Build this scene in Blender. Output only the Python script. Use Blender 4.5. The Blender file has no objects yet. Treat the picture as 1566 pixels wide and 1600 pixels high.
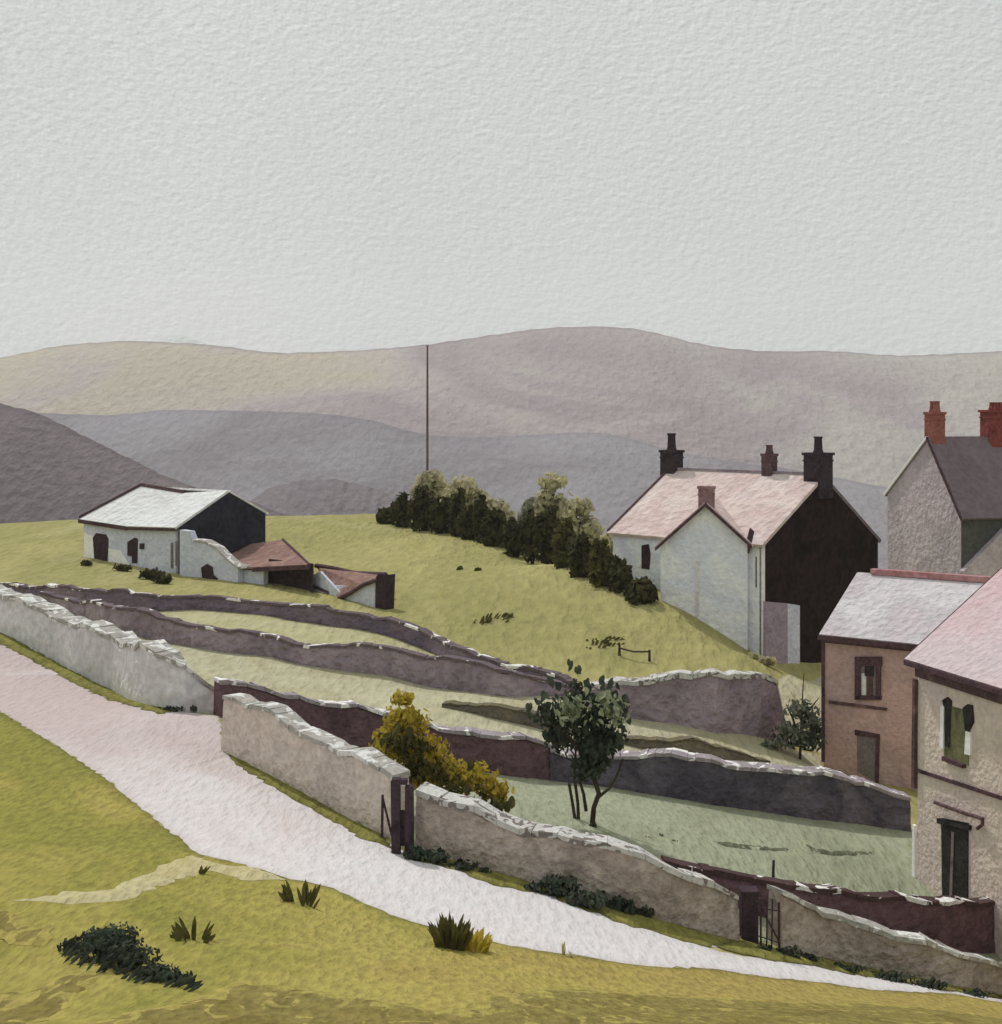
import bpy, bmesh, math, random
import numpy as np
from mathutils import Vector as V, Matrix
from mathutils.geometry import delaunay_2d_cdt
C = bpy.context.scene
COL = C.collection
R = math.radians
# ------------------------------------------------------------------ camera
F_PX, CX, HY = 2198.0, 783.0, 640.0          # focal length, centre and eye level of the 1566 x 1600 photograph
cam = bpy.data.cameras.new('camera'); cam_o = bpy.data.objects.new('camera', cam); COL.objects.link(cam_o)
cam.sensor_fit = 'VERTICAL'; cam.sensor_height = 24.0; cam.lens = 24.0*F_PX/1600.0
cam.shift_y = -160.0/1600.0
cam.clip_start = 0.1; cam.clip_end = 20000
cam_o.location = (0, 0, 0); cam_o.rotation_euler = (R(90), 0, 0)
C.camera = cam_o
# ------------------------------------------------------------------ sky and sun
SUN_EL, SUN_AZ = 52.0, -32.0                 # azimuth from straight ahead (+Y), negative = to the left
w = bpy.data.worlds.new('World'); C.world = w; w.use_nodes = True
nt = w.node_tree; nt.nodes.clear()
def N(tree, typ, **kw):
    n = tree.nodes.new(typ)
    for k, v in kw.items():
        if k.startswith('i_'): n.inputs[k[2:].replace('_', ' ')].default_value = v
        else: setattr(n, k, v)
    return n
def L(tree, a, b): tree.links.new(a, b)
sky = N(nt, 'ShaderNodeTexSky'); sky.sky_type = 'NISHITA'; sky.sun_disc = False
sky.sun_elevation = R(SUN_EL); sky.sun_rotation = R(SUN_AZ); sky.air_density = 1.0; sky.dust_density = 4.0
hs = N(nt, 'ShaderNodeHueSaturation'); hs.inputs['Saturation'].default_value = 0.15
L(nt, sky.outputs[0], hs.inputs['Color'])
tc = N(nt, 'ShaderNodeTexCoord')
def wnoise(off, scale, detail=2.0, stretch=(1, 1, 1)):
    mp = N(nt, 'ShaderNodeMapping'); mp.inputs['Location'].default_value = off; mp.inputs['Scale'].default_value = stretch
    n = N(nt, 'ShaderNodeTexNoise'); n.inputs['Scale'].default_value = scale; n.inputs['Detail'].default_value = detail
    n.inputs['Roughness'].default_value = 0.6
    L(nt, tc.outputs['Generated'], mp.inputs[0]); L(nt, mp.outputs[0], n.inputs['Vector']); return n.outputs[0]
a = wnoise((0, 0, 0), 250, 3.0, (0.75, 1, 1.2)); b = wnoise((0.0008, 0, -0.0014), 250, 3.0, (0.75, 1, 1.2))
sub = N(nt, 'ShaderNodeMath', operation='SUBTRACT'); L(nt, a, sub.inputs[0]); L(nt, b, sub.inputs[1])
mul = N(nt, 'ShaderNodeMath', operation='MULTIPLY_ADD'); L(nt, sub.outputs[0], mul.inputs[0]); mul.inputs[1].default_value = .92; mul.inputs[2].default_value = 1.0
big = wnoise((3, 1, 2), 3.5, 4.0)
ramp = N(nt, 'ShaderNodeValToRGB'); L(nt, big, ramp.inputs[0])
ramp.color_ramp.elements[0].position = 0.3; ramp.color_ramp.elements[0].color = (0.575, 0.605, 0.597, 1)
ramp.color_ramp.elements[1].position = 0.7; ramp.color_ramp.elements[1].color = (0.640, 0.652, 0.632, 1)
sc = N(nt, 'ShaderNodeVectorMath', operation='SCALE'); L(nt, ramp.outputs[0], sc.inputs[0]); L(nt, mul.outputs[0], sc.inputs['Scale'])
sc2 = N(nt, 'ShaderNodeVectorMath', operation='SCALE'); L(nt, sc.outputs[0], sc2.inputs[0]); sc2.inputs['Scale'].default_value = 10.0
mx = N(nt, 'ShaderNodeMix', data_type='RGBA'); mx.inputs[0].default_value = 0.93
L(nt, hs.outputs[0], mx.inputs[6]); L(nt, sc2.outputs[0], mx.inputs[7])
bg = N(nt, 'ShaderNodeBackground'); bg.inputs['Strength'].default_value = 0.1; L(nt, mx.outputs[2], bg.inputs[0])
wo = N(nt, 'ShaderNodeOutputWorld'); L(nt, bg.outputs[0], wo.inputs[0])
sl = bpy.data.lights.new('sun', 'SUN'); sl.energy = 2.2; sl.angle = R(2.0); sl.color = (1.0, 0.965, 0.92)
so = bpy.data.objects.new('sun', sl); COL.objects.link(so)
sd = V((math.sin(R(SUN_AZ))*math.cos(R(SUN_EL)), math.cos(R(SUN_AZ))*math.cos(R(SUN_EL)), math.sin(R(SUN_EL))))
so.rotation_euler = sd.to_track_quat('Z', 'Y').to_euler(); so.location = (0, 40, 60)
C.view_settings.view_transform = 'Standard'; C.view_settings.look = 'None'
C.view_settings.exposure = 0.0; C.view_settings.gamma = 1.0
C.cycles.max_bounces = 5; C.cycles.diffuse_bounces = 3; C.cycles.volume_bounces = 1
rnd = random.Random(7)

# ------------------------------------------------------------------ materials: pigment washes
def lin(h):
    h = h.lstrip('#'); o = []
    for i in (0, 2, 4):
        c = int(h[i:i+2], 16)/255.0
        o.append(c/12.92 if c <= 0.04045 else ((c+0.055)/1.055)**2.4)
    return o
def wash(name, cols, k=1.0, grain=0.12, size=2.0, bump=0.5, sy=1.0, gran=0.16, grad=None, edge=None, gap=None, stretch=None, trans=0):
    """cols: hex colours as they look in even light; k: how much light that face gets; grain, size in metres;
    grad: (axis, from, to) lets a colour sequence run across the place; gap: bare pale patches (amount)"""
    m = bpy.data.materials.new(name); m.use_nodes = True; t = m.node_tree; t.nodes.clear()
    geo = N(t, 'ShaderNodeNewGeometry')
    def noise(scale, det=3.0, dist=0.0, vs=(1, 1, 1)):
        mp = N(t, 'ShaderNodeMapping'); mp.inputs['Scale'].default_value = vs
        n = N(t, 'ShaderNodeTexNoise'); n.inputs['Scale'].default_value = scale; n.inputs['Detail'].default_value = det
        n.inputs['Distortion'].default_value = dist
        L(t, geo.outputs['Position'], mp.inputs[0]); L(t, mp.outputs[0], n.inputs['Vector']); return n.outputs[0]
    n1 = noise(1.0/size, 4.0, 0.8, stretch or (1, max(sy, .5), 1))
    fac = n1
    if grad:
        ax, g0, g1 = grad
        sp = N(t, 'ShaderNodeSeparateXYZ'); L(t, geo.outputs['Position'], sp.inputs[0])
        mr = N(t, 'ShaderNodeMapRange'); L(t, sp.outputs[ax], mr.inputs['Value'])
        mr.inputs['From Min'].default_value = g0; mr.inputs['From Max'].default_value = g1
        ad = N(t, 'ShaderNodeMath', operation='MULTIPLY_ADD'); L(t, n1, ad.inputs[0]); ad.inputs[1].default_value = 0.9; ad.inputs[2].default_value = -0.45
        a2 = N(t, 'ShaderNodeMath', operation='MULTIPLY_ADD'); L(t, mr.outputs[0], a2.inputs[0]); a2.inputs[1].default_value = 0.5; a2.inputs[2].default_value = 0.25
        ad2 = N(t, 'ShaderNodeMath', operation='ADD'); L(t, ad.outputs[0], ad2.inputs[0]); L(t, a2.outputs[0], ad2.inputs[1])
        fac = ad2.outputs[0]
    rp = N(t, 'ShaderNodeValToRGB'); L(t, fac, rp.inputs[0])
    k = k if isinstance(k, tuple) else (k, k, k)
    cs = [[min(0.92, v/q) for v, q in zip(lin(c), k)]+[1] for c in cols]
    e = rp.color_ramp.elements
    while len(e) < len(cs): e.new(0.5)
    for i, c in enumerate(cs):
        e[i].position = 0.28 + 0.44*i/max(1, len(cs)-1); e[i].color = c
    if len(cs) == 1: e[1].color = cs[0]
    col = rp.outputs[0]
    if gap:
        g = noise(1.0/gap[1], 3.0, 1.0, gap[2] if len(gap) > 2 else (1, 1, 1))
        if edge and edge[1] < 0:                    # ragged rim: bare patches grow towards the edge
            ea = N(t, 'ShaderNodeAttribute'); ea.attribute_name = 'edge'
            em = N(t, 'ShaderNodeMath', operation='MULTIPLY_ADD'); L(t, ea.outputs['Fac'], em.inputs[0]); em.inputs[1].default_value = .22; L(t, g, em.inputs[2]); g = em.outputs[0]
        gr = N(t, 'ShaderNodeMapRange'); L(t, g, gr.inputs['Value']); gr.inputs['From Min'].default_value = gap[0]; gr.inputs['From Max'].default_value = gap[0]+0.02
        mm = N(t, 'ShaderNodeMix', data_type='RGBA'); L(t, gr.outputs[0], mm.inputs[0]); L(t, col, mm.inputs[6])
        mm.inputs[7].default_value = [min(0.92, v/q) for v, q in zip(lin(gap[3] if len(gap) > 3 else 'd8d8d6'), k)]+[1]; col = mm.outputs[2]
    n2 = noise(1.0/grain, 2.5, 0.0, (1, sy, 1))
    mr2 = N(t, 'ShaderNodeMapRange'); L(t, n2, mr2.inputs['Value'])
    mr2.inputs['From Min'].default_value = 0.34; mr2.inputs['From Max'].default_value = 0.66
    mr2.inputs['To Min'].default_value = 1-gran; mr2.inputs['To Max'].default_value = 1+gran
    s = N(t, 'ShaderNodeVectorMath', operation='SCALE'); L(t, col, s.inputs[0]); L(t, mr2.outputs[0], s.inputs['Scale'])
    col = s.outputs[0]
    if edge and edge[1] > 0:                        # the worn, darker rim of a sheet of ground
        at = N(t, 'ShaderNodeAttribute'); at.attribute_name = 'edge'
        p = N(t, 'ShaderNodeMath', operation='POWER'); L(t, at.outputs['Fac'], p.inputs[0]); p.inputs[1].default_value = 1.8
        q = N(t, 'ShaderNodeMath', operation='MULTIPLY'); L(t, p.outputs[0], q.inputs[0]); q.inputs[1].default_value = edge[1]
        mm = N(t, 'ShaderNodeMix', data_type='RGBA'); L(t, q.outputs[0], mm.inputs[0]); L(t, col, mm.inputs[6])
        mm.inputs[7].default_value = [v/q for v, q in zip(lin(edge[0]), k)]+[1]; col = mm.outputs[2]
    bs = N(t, 'ShaderNodeBsdfPrincipled'); bs.inputs['Roughness'].default_value = 0.95; bs.inputs['Specular IOR Level'].default_value = 0.05
    L(t, col, bs.inputs['Base Color'])
    surf = bs.outputs[0]
    if trans:                                       # thin leaves let light through
        tr = N(t, 'ShaderNodeBsdfTranslucent'); L(t, col, tr.inputs[0])
        ms = N(t, 'ShaderNodeMixShader'); ms.inputs[0].default_value = trans; L(t, surf, ms.inputs[1]); L(t, tr.outputs[0], ms.inputs[2]); surf = ms.outputs[0]
    if bump:
        bp = N(t, 'ShaderNodeBump'); bp.inputs['Strength'].default_value = bump; bp.inputs['Distance'].default_value = grain*0.9
        L(t, n2, bp.inputs['Height']); L(t, bp.outputs[0], bs.inputs['Normal'])
    o = N(t, 'ShaderNodeOutputMaterial'); L(t, surf, o.inputs[0])
    return m
KG, KW, KR = (1.09, 1.09, 1.03), (.45, .45, .42), (.95, .95, .92)
M = {}
M['hill'] = wash('hill_grass', ['a29c62', 'aaa36c', '9c9760', 'b0a976'], KG, .40, 9, .8, .3, .10)
M['field'] = wash('field_grass', ['b0ac7c', 'b8b48c', 'a9a672'], KG, .32, 4, .8, .3, .09)
M['pale_field'] = wash('pale_field_grass', ['b2ae88', 'bcb898', 'aca57e'], KG, .26, 3, .8, .3, .09)
M['garden'] = wash('garden_grass', ['959a7e', '9ca083', 'a3a88c', '929870'], KG, .19, 3, .8, .3, .1)
M['meadow'] = wash('meadow_grass', ['8e8b45', '9b934c', 'a69b54', 'a99b55', 'a39353'], KG, .115, 2.2, .9, .33, .17, grad=('X', -9, 4), edge=('5c5730', .6))
M['rough'] = wash('rough_grass', ['766a38', '827640', '8b8049', '706636'], KG, .11, 1.3, .9, .33, .2, gap=(.60, .35, (1, .45, 1), 'a39752'), edge=('000000', -1))
M['road'] = wash('pale_road', ['c8b9b3', 'd2c7c1', 'dbd4cf', 'dcd8d3'], KG, .165, 3, .6, .3, .045, grad=('X', -13, -1), edge=('b9aca6', .4))
M['path'] = wash('worn_path', ['b9b080', 'c2b98e', 'b8ab74'], KG, .12, 1.0, .9, .33, .1)
M['verge'] = wash('verge_grass', ['7e7a3c', '8c884a', '6c6a34'], KG, .14, .8, .9, .33, .2, edge=('3f3d26', .6))
M['foliage_dark'] = wash('dark_leaves', ['2a291c', '343421', '3e3c28', '232417'], .62, .2, .7, 0, gran=.25, trans=.3)
M['foliage_green'] = wash('green_leaves', ['2c302b', '363b34', '424a3e', '262b28'], .62, .15, .5, 0, gran=.25, trans=.3)
M['foliage_pale'] = wash('pale_leaves', ['7c8268', '8c9278', '6c735b'], .7, .15, .6, 0, gran=.15, trans=.4)
M['foliage_olive'] = wash('olive_leaves', ['78745c', '89856a', '706c58', '939172'], .40, .4, 1.6, 0, gran=.12, trans=.4)
M['foliage_sage'] = wash('sage_leaves', ['5c5c50', '6a6a5c', '54554a'], .5, .4, 1.6, 0, gran=.12, trans=.4)
M['foliage_gold'] = wash('golden_leaves', ['887a2c', '968634', '9c8c3c', '7a6e30'], .64, .15, .7, 0, gran=.15, trans=.45)
M['foliage_brown'] = wash('brown_leaves', ['3c3a22', '4a472a', '30311e'], .62, .15, .5, 0, gran=.2, trans=.3)
M['foliage_grey'] = wash('grey_leaves', ['50544a', '62665a', '3e423c'], .62, .15, .5, 0, gran=.2, trans=.3)
M['bark'] = wash('bark', ['2a261f', '38332a'], .55, .06, .4, .4)
M['post'] = wash('dark_post_wood', ['241c20', '352b30', '2c2226'], .5, .06, .3, .5)
M['pole'] = wash('pole_wood', ['5a4a4a', '6a5a5a'], .8, .1, 2, .3)

# ------------------------------------------------------------------ naming helpers
def tag(o, label=None, cat=None, group=None, kind=None):
    if label: o['label'] = label
    if cat: o['category'] = cat
    if group: o['group'] = group
    if kind: o['kind'] = kind
    return o
def link(name, me, parent=None):
    o = bpy.data.objects.new(name, me); COL.objects.link(o)
    if parent:
        o.parent = parent; o.matrix_parent_inverse = Matrix.Translation(-parent.matrix_world.translation) if False else parent.matrix_basis.inverted()
    return o
def empty(name, loc, label, cat, group=None):
    o = bpy.data.objects.new(name, None); COL.objects.link(o); o.location = loc; o.empty_display_size = .3
    return tag(o, label, cat, group)
class MB:
    def __init__(s): s.v = []; s.f = []
    def quad(s, *p):
        n = len(s.v); s.v += [tuple(q) for q in p]; s.f.append(tuple(range(n, n+len(p)))); return s
    def prism(s, pts, d):                            # polygon pts pushed along the vector d
        n = len(s.v); k = len(pts); d = V(d)
        s.v += [tuple(p) for p in pts] + [tuple(V(p)+d) for p in pts]
        s.f.append(tuple(range(n, n+k))); s.f.append(tuple(range(n+2*k-1, n+k-1, -1)))
        for i in range(k):
            j = (i+1) % k; s.f.append((n+i, n+k+i, n+k+j, n+j))
        return s
    def box(s, c, u, v, h, w_=None):                  # base centre c, half axes u, v, height h, taper w_
        c, u, v = V(c), V(u), V(v); t = 1.0 if w_ is None else w_
        b = [c-u-v, c+u-v, c+u+v, c-u+v]; e = V((0, 0, h))
        T = [c-u*t-v*t+e, c+u*t-v*t+e, c+u*t+v*t+e, c-u*t+v*t+e]
        n = len(s.v); s.v += [tuple(p) for p in b+T]
        s.f += [(n+3, n+2, n+1, n), (n+4, n+5, n+6, n+7)] + [(n+i, n+(i+1) % 4, n+4+(i+1) % 4, n+4+i) for i in range(4)]
        return s
    def tube(s, pts, rad, sides=7):
        pts = [V(p) for p in pts]; rings = []
        for i, p in enumerate(pts):
            d = (pts[min(i+1, len(pts)-1)]-pts[max(i-1, 0)]).normalized()
            a = d.cross(V((0.3, 1, 0.1))).normalized(); b = d.cross(a)
            r = rad[i] if isinstance(rad, (list, tuple)) else rad
            n = len(s.v); rings.append(n)
            for k in range(sides):
                q = 2*math.pi*k/sides; s.v.append(tuple(p+a*math.cos(q)*r+b*math.sin(q)*r))
        for i in range(len(rings)-1):
            for k in range(sides):
                j = (k+1) % sides; s.f.append((rings[i]+k, rings[i]+j, rings[i+1]+j, rings[i+1]+k))
        s.f.append(tuple(rings[0]+k for k in range(sides))[::-1]); s.f.append(tuple(rings[-1]+k for k in range(sides)))
        return s
    def build(s, name, mat, parent=None, recalc=True, smooth=False):
        me = bpy.data.meshes.new(name); me.from_pydata(s.v, [], s.f)
        if recalc:
            bm = bmesh.new(); bm.from_mesh(me); bmesh.ops.recalc_face_normals(bm, faces=bm.faces); bm.to_mesh(me); bm.free()
        me.materials.append(mat)
        if smooth: me.polygons.foreach_set('use_smooth', [True]*len(me.polygons))
        return link(name, me, parent)
def P(px, py, D): return V(((px-CX)/F_PX*D, D, -(py-HY)/F_PX*D))
def PX(p): return (CX+F_PX*p[0]/p[1], HY-F_PX*p[2]/p[1])

# ------------------------------------------------------------------ the lie of the land
CTRL = [(0,1600,15),(400,1600,15),(800,1600,16),(1200,1600,18),(1566,1600,22),(-200,1600,15.5),(1800,1640,24),
 (0,1400,20.5),(600,1500,19.5),(1000,1560,20.5),(1400,1575,24),(200,1480,18.5),
 (0,1115,36),(160,1215,30),(290,1320,25.5),(440,1370,24),(600,1430,23),(780,1475,22.5),(1000,1510,23.5),(1250,1530,26),(1490,1548,28.5),(-150,1020,42),(1750,1592,29.5),
 (0,992,46),(170,1078,41),(340,1118,37),(345,1170,34),(600,1313,29),(800,1375,27.5),(1000,1432,27.3),(1160,1470,28),(1350,1512,29.5),(1566,1556,30.5),(-150,915,54),(1750,1605,31),
 (1425,1400,35),(1100,1340,33),(950,1290,34),(1420,1470,31.8),(1750,1440,34),
 (1420,1300,40),(1100,1256,40),(860,1218,40.5),(650,1185,40),(350,1118,42),(1600,1330,40),
 (1250,1205,46),(1050,1180,45),(850,1135,46),(700,1105,46.5),(1290,1200,49),(1420,1236,46.5),
 (975,1120,49),(1120,1145,48.5),(1200,1152,49),
 (450,1032,52),(250,1003,53.5),(600,1056,51.5),(150,968,58),(700,1080,50.5),(880,1092,49.5),(0,940,62),
 (350,956,61),(600,992,58),(100,940,63),(850,1068,52),(720,1035,55),
 (120,900,74),(420,925,70),(600,952,66),(800,1000,60),(1000,1042,56),(1180,1030,57),(900,1055,54),
 (700,900,73),(900,930,63),(1050,965,60),(965,905,65),(1035,945,61.5),(500,860,87),(600,816,98),(750,848,85),(900,882,71),(0,838,92),(0,890,76),(120,814,100),(420,810,101),(-200,870,92),(-200,900,74),
 (1250,1040,62),(1190,1040,60)]
pts = [P(*c) for c in CTRL]
pts += [V(q) for q in [(0,0,-2.2),(-6,0,-2.2),(8,0,-2.8),(0,-8,-1.2),(0,6,-3.75),(-5,6,-3.7),(6,6,-4.3),(0,10,-5.1),(-4,11,-5.2),(5,11,-5.7),
   (20,70,-12.3),(12,75,-11.8),(35,60,-13),(30,40,-13),(0,112,-8.8),(-40,112,-9.2),(-18,112,-8.7),(8,100,-9.6),(25,100,-13.5),(-60,100,-9),(-50,60,-7.6),(-40,30,-6.6),(0,125,-11),(-40,125,-12),(40,125,-19),(30,90,-15),(44,110,-18),(44,80,-15),(28,122,-18),(18,112,-14),(44,60,-13.5),(44,40,-13)]]
XY = np.array([[p[0], p[1]] for p in pts]); Z = np.array([p[2] for p in pts])
def U(r2): return np.where(r2 > 1e-12, r2*np.log(np.maximum(r2, 1e-12))*0.5, 0.0)
n = len(XY); S = 10.0
K = U(((XY[:, None]-XY[None])**2).sum(-1)/S**2) + np.eye(n)*0.004
A_ = np.zeros((n+3, n+3)); A_[:n, :n] = K; A_[:n, n] = 1; A_[:n, n+1:] = XY/S; A_[n, :n] = 1; A_[n+1:, :n] = XY.T/S
sol = np.linalg.solve(A_, np.concatenate([Z, np.zeros(3)]))
def tps(x, y):
    sh = x.shape; q = np.stack([x.ravel(), y.ravel()], 1); out = np.zeros(len(q))
    for i in range(0, len(q), 20000):
        qq = q[i:i+20000]; kk = U(((qq[:, None]-XY[None])**2).sum(-1)/S**2)
        out[i:i+20000] = kk@sol[:n]+sol[n]+(qq/S)@sol[n+1:]
    return out.reshape(sh)
STEP = 0.5
gx = np.arange(-60, 60.01, STEP); gy = np.arange(-12, 150.01, STEP)
ox = 60+np.array([4, 10, 20, 40, 80, 160, 320, 700, 1400, 2600, 4200.])
oy = 150+np.array([6, 14, 30, 60, 120, 240, 480, 900, 1800, 3000, 4000.])
ax_ = np.concatenate([-ox[::-1], gx, ox]); ay_ = np.concatenate([[-400, -100, -40, -20], gy, oy])
GX, GY = np.meshgrid(ax_, ay_)
cx_ = np.clip(GX, -58, 44); cy_ = np.clip(GY, -8, 124)
GZ = tps(cx_, cy_)
ss = lambda e0, e1, v: (lambda t: t*t*(3-2*t))(np.clip((v-e0)/(e1-e0), 0, 1))
far = np.maximum(ss(112, 190, GY), ss(55, 140, np.abs(GX)))
GZ = GZ*(1-far) + (-45-215*ss(190, 1000, np.hypot(GX, GY)))*far
GZ += 0.03*np.sin(GX*1.9+np.sin(GY*.8)*1.5)*np.sin(GY*1.1+np.cos(GX*.7)) * (1-far)
i0x, i0y = len(ox), 4
NG = GZ[i0y:i0y+len(gy), i0x:i0x+len(gx)]
def zg(x, y):
    fx = min(max((x+60)/STEP, 0), len(gx)-1.001); fy = min(max((y+12)/STEP, 0), len(gy)-1.001)
    i, j = int(fx), int(fy); u, v = fx-i, fy-j
    a, b, c, d = NG[j, i], NG[j, i+1], NG[j+1, i+1], NG[j+1, i]
    return float((1-u)*(1-v)*a+u*(1-v)*b+u*v*c+(1-u)*v*d)
def ground(px, py, d0=7.0, d1=125.0):
    kx, kz = (px-CX)/F_PX, -(py-HY)/F_PX
    D = d0; prev = None
    while D < d1:
        g = kz*D - zg(kx*D, D)
        if g <= 0 and prev is not None:
            lo, hi = D-0.25, D
            for _ in range(20):
                m = (lo+hi)/2
                if kz*m - zg(kx*m, m) > 0: lo = m
                else: hi = m
            return V((kx*hi, hi, zg(kx*hi, hi)))
        prev = g; D += 0.25
    D = d1*0.8
    print('no ground at', px, py)
    return V((kx*D, D, zg(kx*D, D)))
nxg, nyg = len(ax_), len(ay_)
gm = MB(); gm.v = np.stack([GX.ravel(), GY.ravel(), GZ.ravel()], 1).tolist()
gm.f = [(j*nxg+i, j*nxg+i+1, (j+1)*nxg+i+1, (j+1)*nxg+i) for j in range(nyg-1) for i in range(nxg-1)]
tag(gm.build('ground', M['hill'], recalc=False, smooth=True), kind='structure')

def sheet(name, poly, mat, off=0.03, sp=0.45, jit=0.035, kind='structure', label=None, cat=None, edgew=0.3):
    g = [ground(*p) for p in poly]
    bnd = []
    r = random.Random(len(poly)*31+int(poly[0][0]))
    for i in range(len(g)):
        a, b = g[i], g[(i+1) % len(g)]; d = (b-a).to_2d(); k = max(1, int(d.length/0.16)); nrm = V((-d.y, d.x)).normalized() if d.length else V((0, 0))
        for q in range(k):
            p = a.to_2d()+d*(q/k)+nrm*r.gauss(0, jit); bnd.append(p)
    bx = np.array([[p.x, p.y] for p in bnd])
    x0, y0 = bx.min(0); x1, y1 = bx.max(0)
    area_sp = sp
    xs = np.arange(x0+sp/2, x1, sp); ys = np.arange(y0+sp/2, y1, sp)
    qx, qy = np.meshgrid(xs, ys); qx = qx.ravel(); qy = qy.ravel()
    ins = np.zeros(len(qx), bool); nb = len(bx)
    for i in range(nb):
        ax, ay = bx[i]; bx_, by_ = bx[(i+1) % nb]
        c = ((ay > qy) != (by_ > qy)); 
        with np.errstate(divide='ignore', invalid='ignore'):
            c &= qx < (bx_-ax)*(qy-ay)/(by_-ay)+ax
        ins ^= c
    qx, qy = qx[ins], qy[ins]
    def dist(px, py):
        best = np.full(len(px), 1e9)
        for i in range(nb):
            best = np.minimum(best, (px-bx[i, 0])**2+(py-bx[i, 1])**2)
        return np.sqrt(best)
    dd = dist(qx, qy); keep = dd > sp*0.35; qx, qy, dd = qx[keep], qy[keep], dd[keep]
    vs = [V((float(p.x), float(p.y))) for p in bnd]+[V((float(x), float(y))) for x, y in zip(qx, qy)]
    ed = [(i, (i+1) % nb) for i in range(nb)]
    rv, _, rf, *_r = delaunay_2d_cdt(vs, ed, [list(range(nb))], 1, 1e-5)
    rx = np.array([[p.x, p.y] for p in rv]); dd = dist(rx[:, 0], rx[:, 1])
    me = bpy.data.meshes.new(name)
    me.from_pydata([(p.x, p.y, zg(p.x, p.y)+off*(.3+.7*min(1.0, q_/.22))) for p, q_ in zip(rv, dd)], [], [tuple(f) for f in rf])
    bm = bmesh.new(); bm.from_mesh(me); bmesh.ops.recalc_face_normals(bm, faces=bm.faces)
    if sum(f.normal.z for f in bm.faces) < 0: bmesh.ops.reverse_faces(bm, faces=bm.faces)
    bm.to_mesh(me); bm.free()
    at = me.attributes.new('edge', 'FLOAT', 'POINT'); at.data.foreach_set('value', np.clip(1-dd/edgew, 0, 1).tolist())
    me.polygons.foreach_set('use_smooth', [True]*len(me.polygons)); me.materials.append(mat)
    return tag(link(name, me), label, cat, None, kind)

ROAD_NEAR = [(-150,1020),(0,1112),(60,1147),(110,1178),(160,1213),(230,1268),(290,1316),(310,1335),(370,1348),(440,1370),(520,1388),(570,1412),(640,1440),(700,1455),(780,1475),(870,1490),(960,1503),(1050,1512),(1150,1520),(1250,1532),(1350,1545),(1450,1551),(1490,1553),(1566,1567)]
ROAD_FAR = [(1566,1560),(1480,1546),(1400,1530),(1300,1513),(1220,1500),(1150,1493),(1110,1482),(1145,1470),(1030,1443),(960,1430),(900,1408),(830,1392),(800,1372),(700,1345),(640,1335),(600,1311),(500,1258),(420,1215),(350,1176),(342,1120),(290,1113),(230,1106),(170,1080),(120,1054),(60,1020),(0,990),(-150,913)]
W_A = [(-110,910),(0,926),(100,943),(200,955),(300,953),(400,960),(500,976),(590,990),(660,1014),(720,1042),(800,1062),(890,1082)]
W_B = [(60,950),(130,966),(175,985),(220,996),(300,1012),(400,1024),(480,1041),(600,1056),(700,1078),(800,1090),(890,1092)]
W_C = [(345,1122),(430,1138),(520,1160),(600,1178),(700,1196),(800,1214),(870,1220)]
W_C2 = [(860,1220),(960,1232),(1100,1256),(1200,1270),(1300,1284),(1424,1300)]
sheet('meadow', ROAD_NEAR+[(1750,1594),(1750,1700),(-150,1700)], M['meadow'], .012)
sheet('road', ROAD_NEAR+ROAD_FAR, M['road'], .018, edgew=.25)
sheet('field', W_A+[(975,1118)]+W_B[::-1], M['field'], .012)
sheet('pale_field', W_B+[(975,1120),(1050,1130),(1120,1146),(1200,1155),(1284,1180),(1300,1284)]+W_C2[:-1][::-1]+W_C[::-1]+[(338,1112),(280,1108),(200,1085),(100,1040),(30,985)], M['pale_field'], .018)
sheet('pale_field', [(1218,1062),(1292,1052),(1292,1178),(1230,1160),(1205,1156)], M['pale_field'], .02)
sheet('garden', W_C+W_C2[1:]+[(1600,1340),(1600,1540),(1500,1538),(1350,1508),(1160,1464),(1000,1428),(800,1370),(640,1325),(600,1308),(500,1255),(350,1168)], M['garden'], .024)
sheet('path', [(20,1411),(100,1396),(165,1392),(210,1375),(255,1352),(300,1338),(345,1352),(400,1358),(450,1377),(380,1376),(330,1362),(290,1370),(240,1390),(190,1410),(110,1413)], M['path'], .05, sp=.25, edgew=.15)
sheet('rough_ground', [(300,1562),(360,1535),(470,1545),(560,1560),(640,1570),(690,1583),(750,1566),(840,1545),(950,1550),(1100,1562),(1300,1568),(1500,1584),(1750,1612),(1750,1690),(-100,1690),(-100,1640),(150,1600)], M['rough'], .045, sp=.3, edgew=.5, jit=.05)
sheet('rough_ground', [(-60,1540),(40,1556),(100,1525),(170,1510),(110,1570),(60,1600),(-60,1690)], M['rough'], .05, sp=.25, edgew=.3, jit=.04)
sheet('rough_ground', [(-60,1420),(10,1425),(60,1450),(85,1440),(70,1480),(20,1475),(-60,1460)], M['rough'], .05, sp=.25, edgew=.3, jit=.04)
for pl in ([(350,1176),(380,1182),(440,1215),(520,1258),(600,1305),(618,1330),(560,1308),(490,1268),(420,1228),(375,1200)],
           [(650,1330),(720,1346),(790,1368),(840,1384),(830,1396),(770,1385),(700,1358),(650,1345)],
           [(840,1385),(930,1410),(1000,1430),(1100,1458),(1150,1470),(1110,1482),(1020,1458),(960,1440),(880,1412)],
           [(1120,1480),(1160,1470),(1230,1486),(1320,1503),(1420,1527),(1566,1556),(1566,1562),(1480,1549),(1380,1530),(1280,1513),(1200,1502)],
           [(-20,980),(60,1018),(120,1052),(180,1080),(240,1104),(300,1112),(250,1117),(180,1098),(120,1070),(60,1038),(-20,996)]):
    sheet('verge', pl, M['verge'], .06, sp=.2, edgew=.2, kind='stuff', jit=.06)

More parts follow.
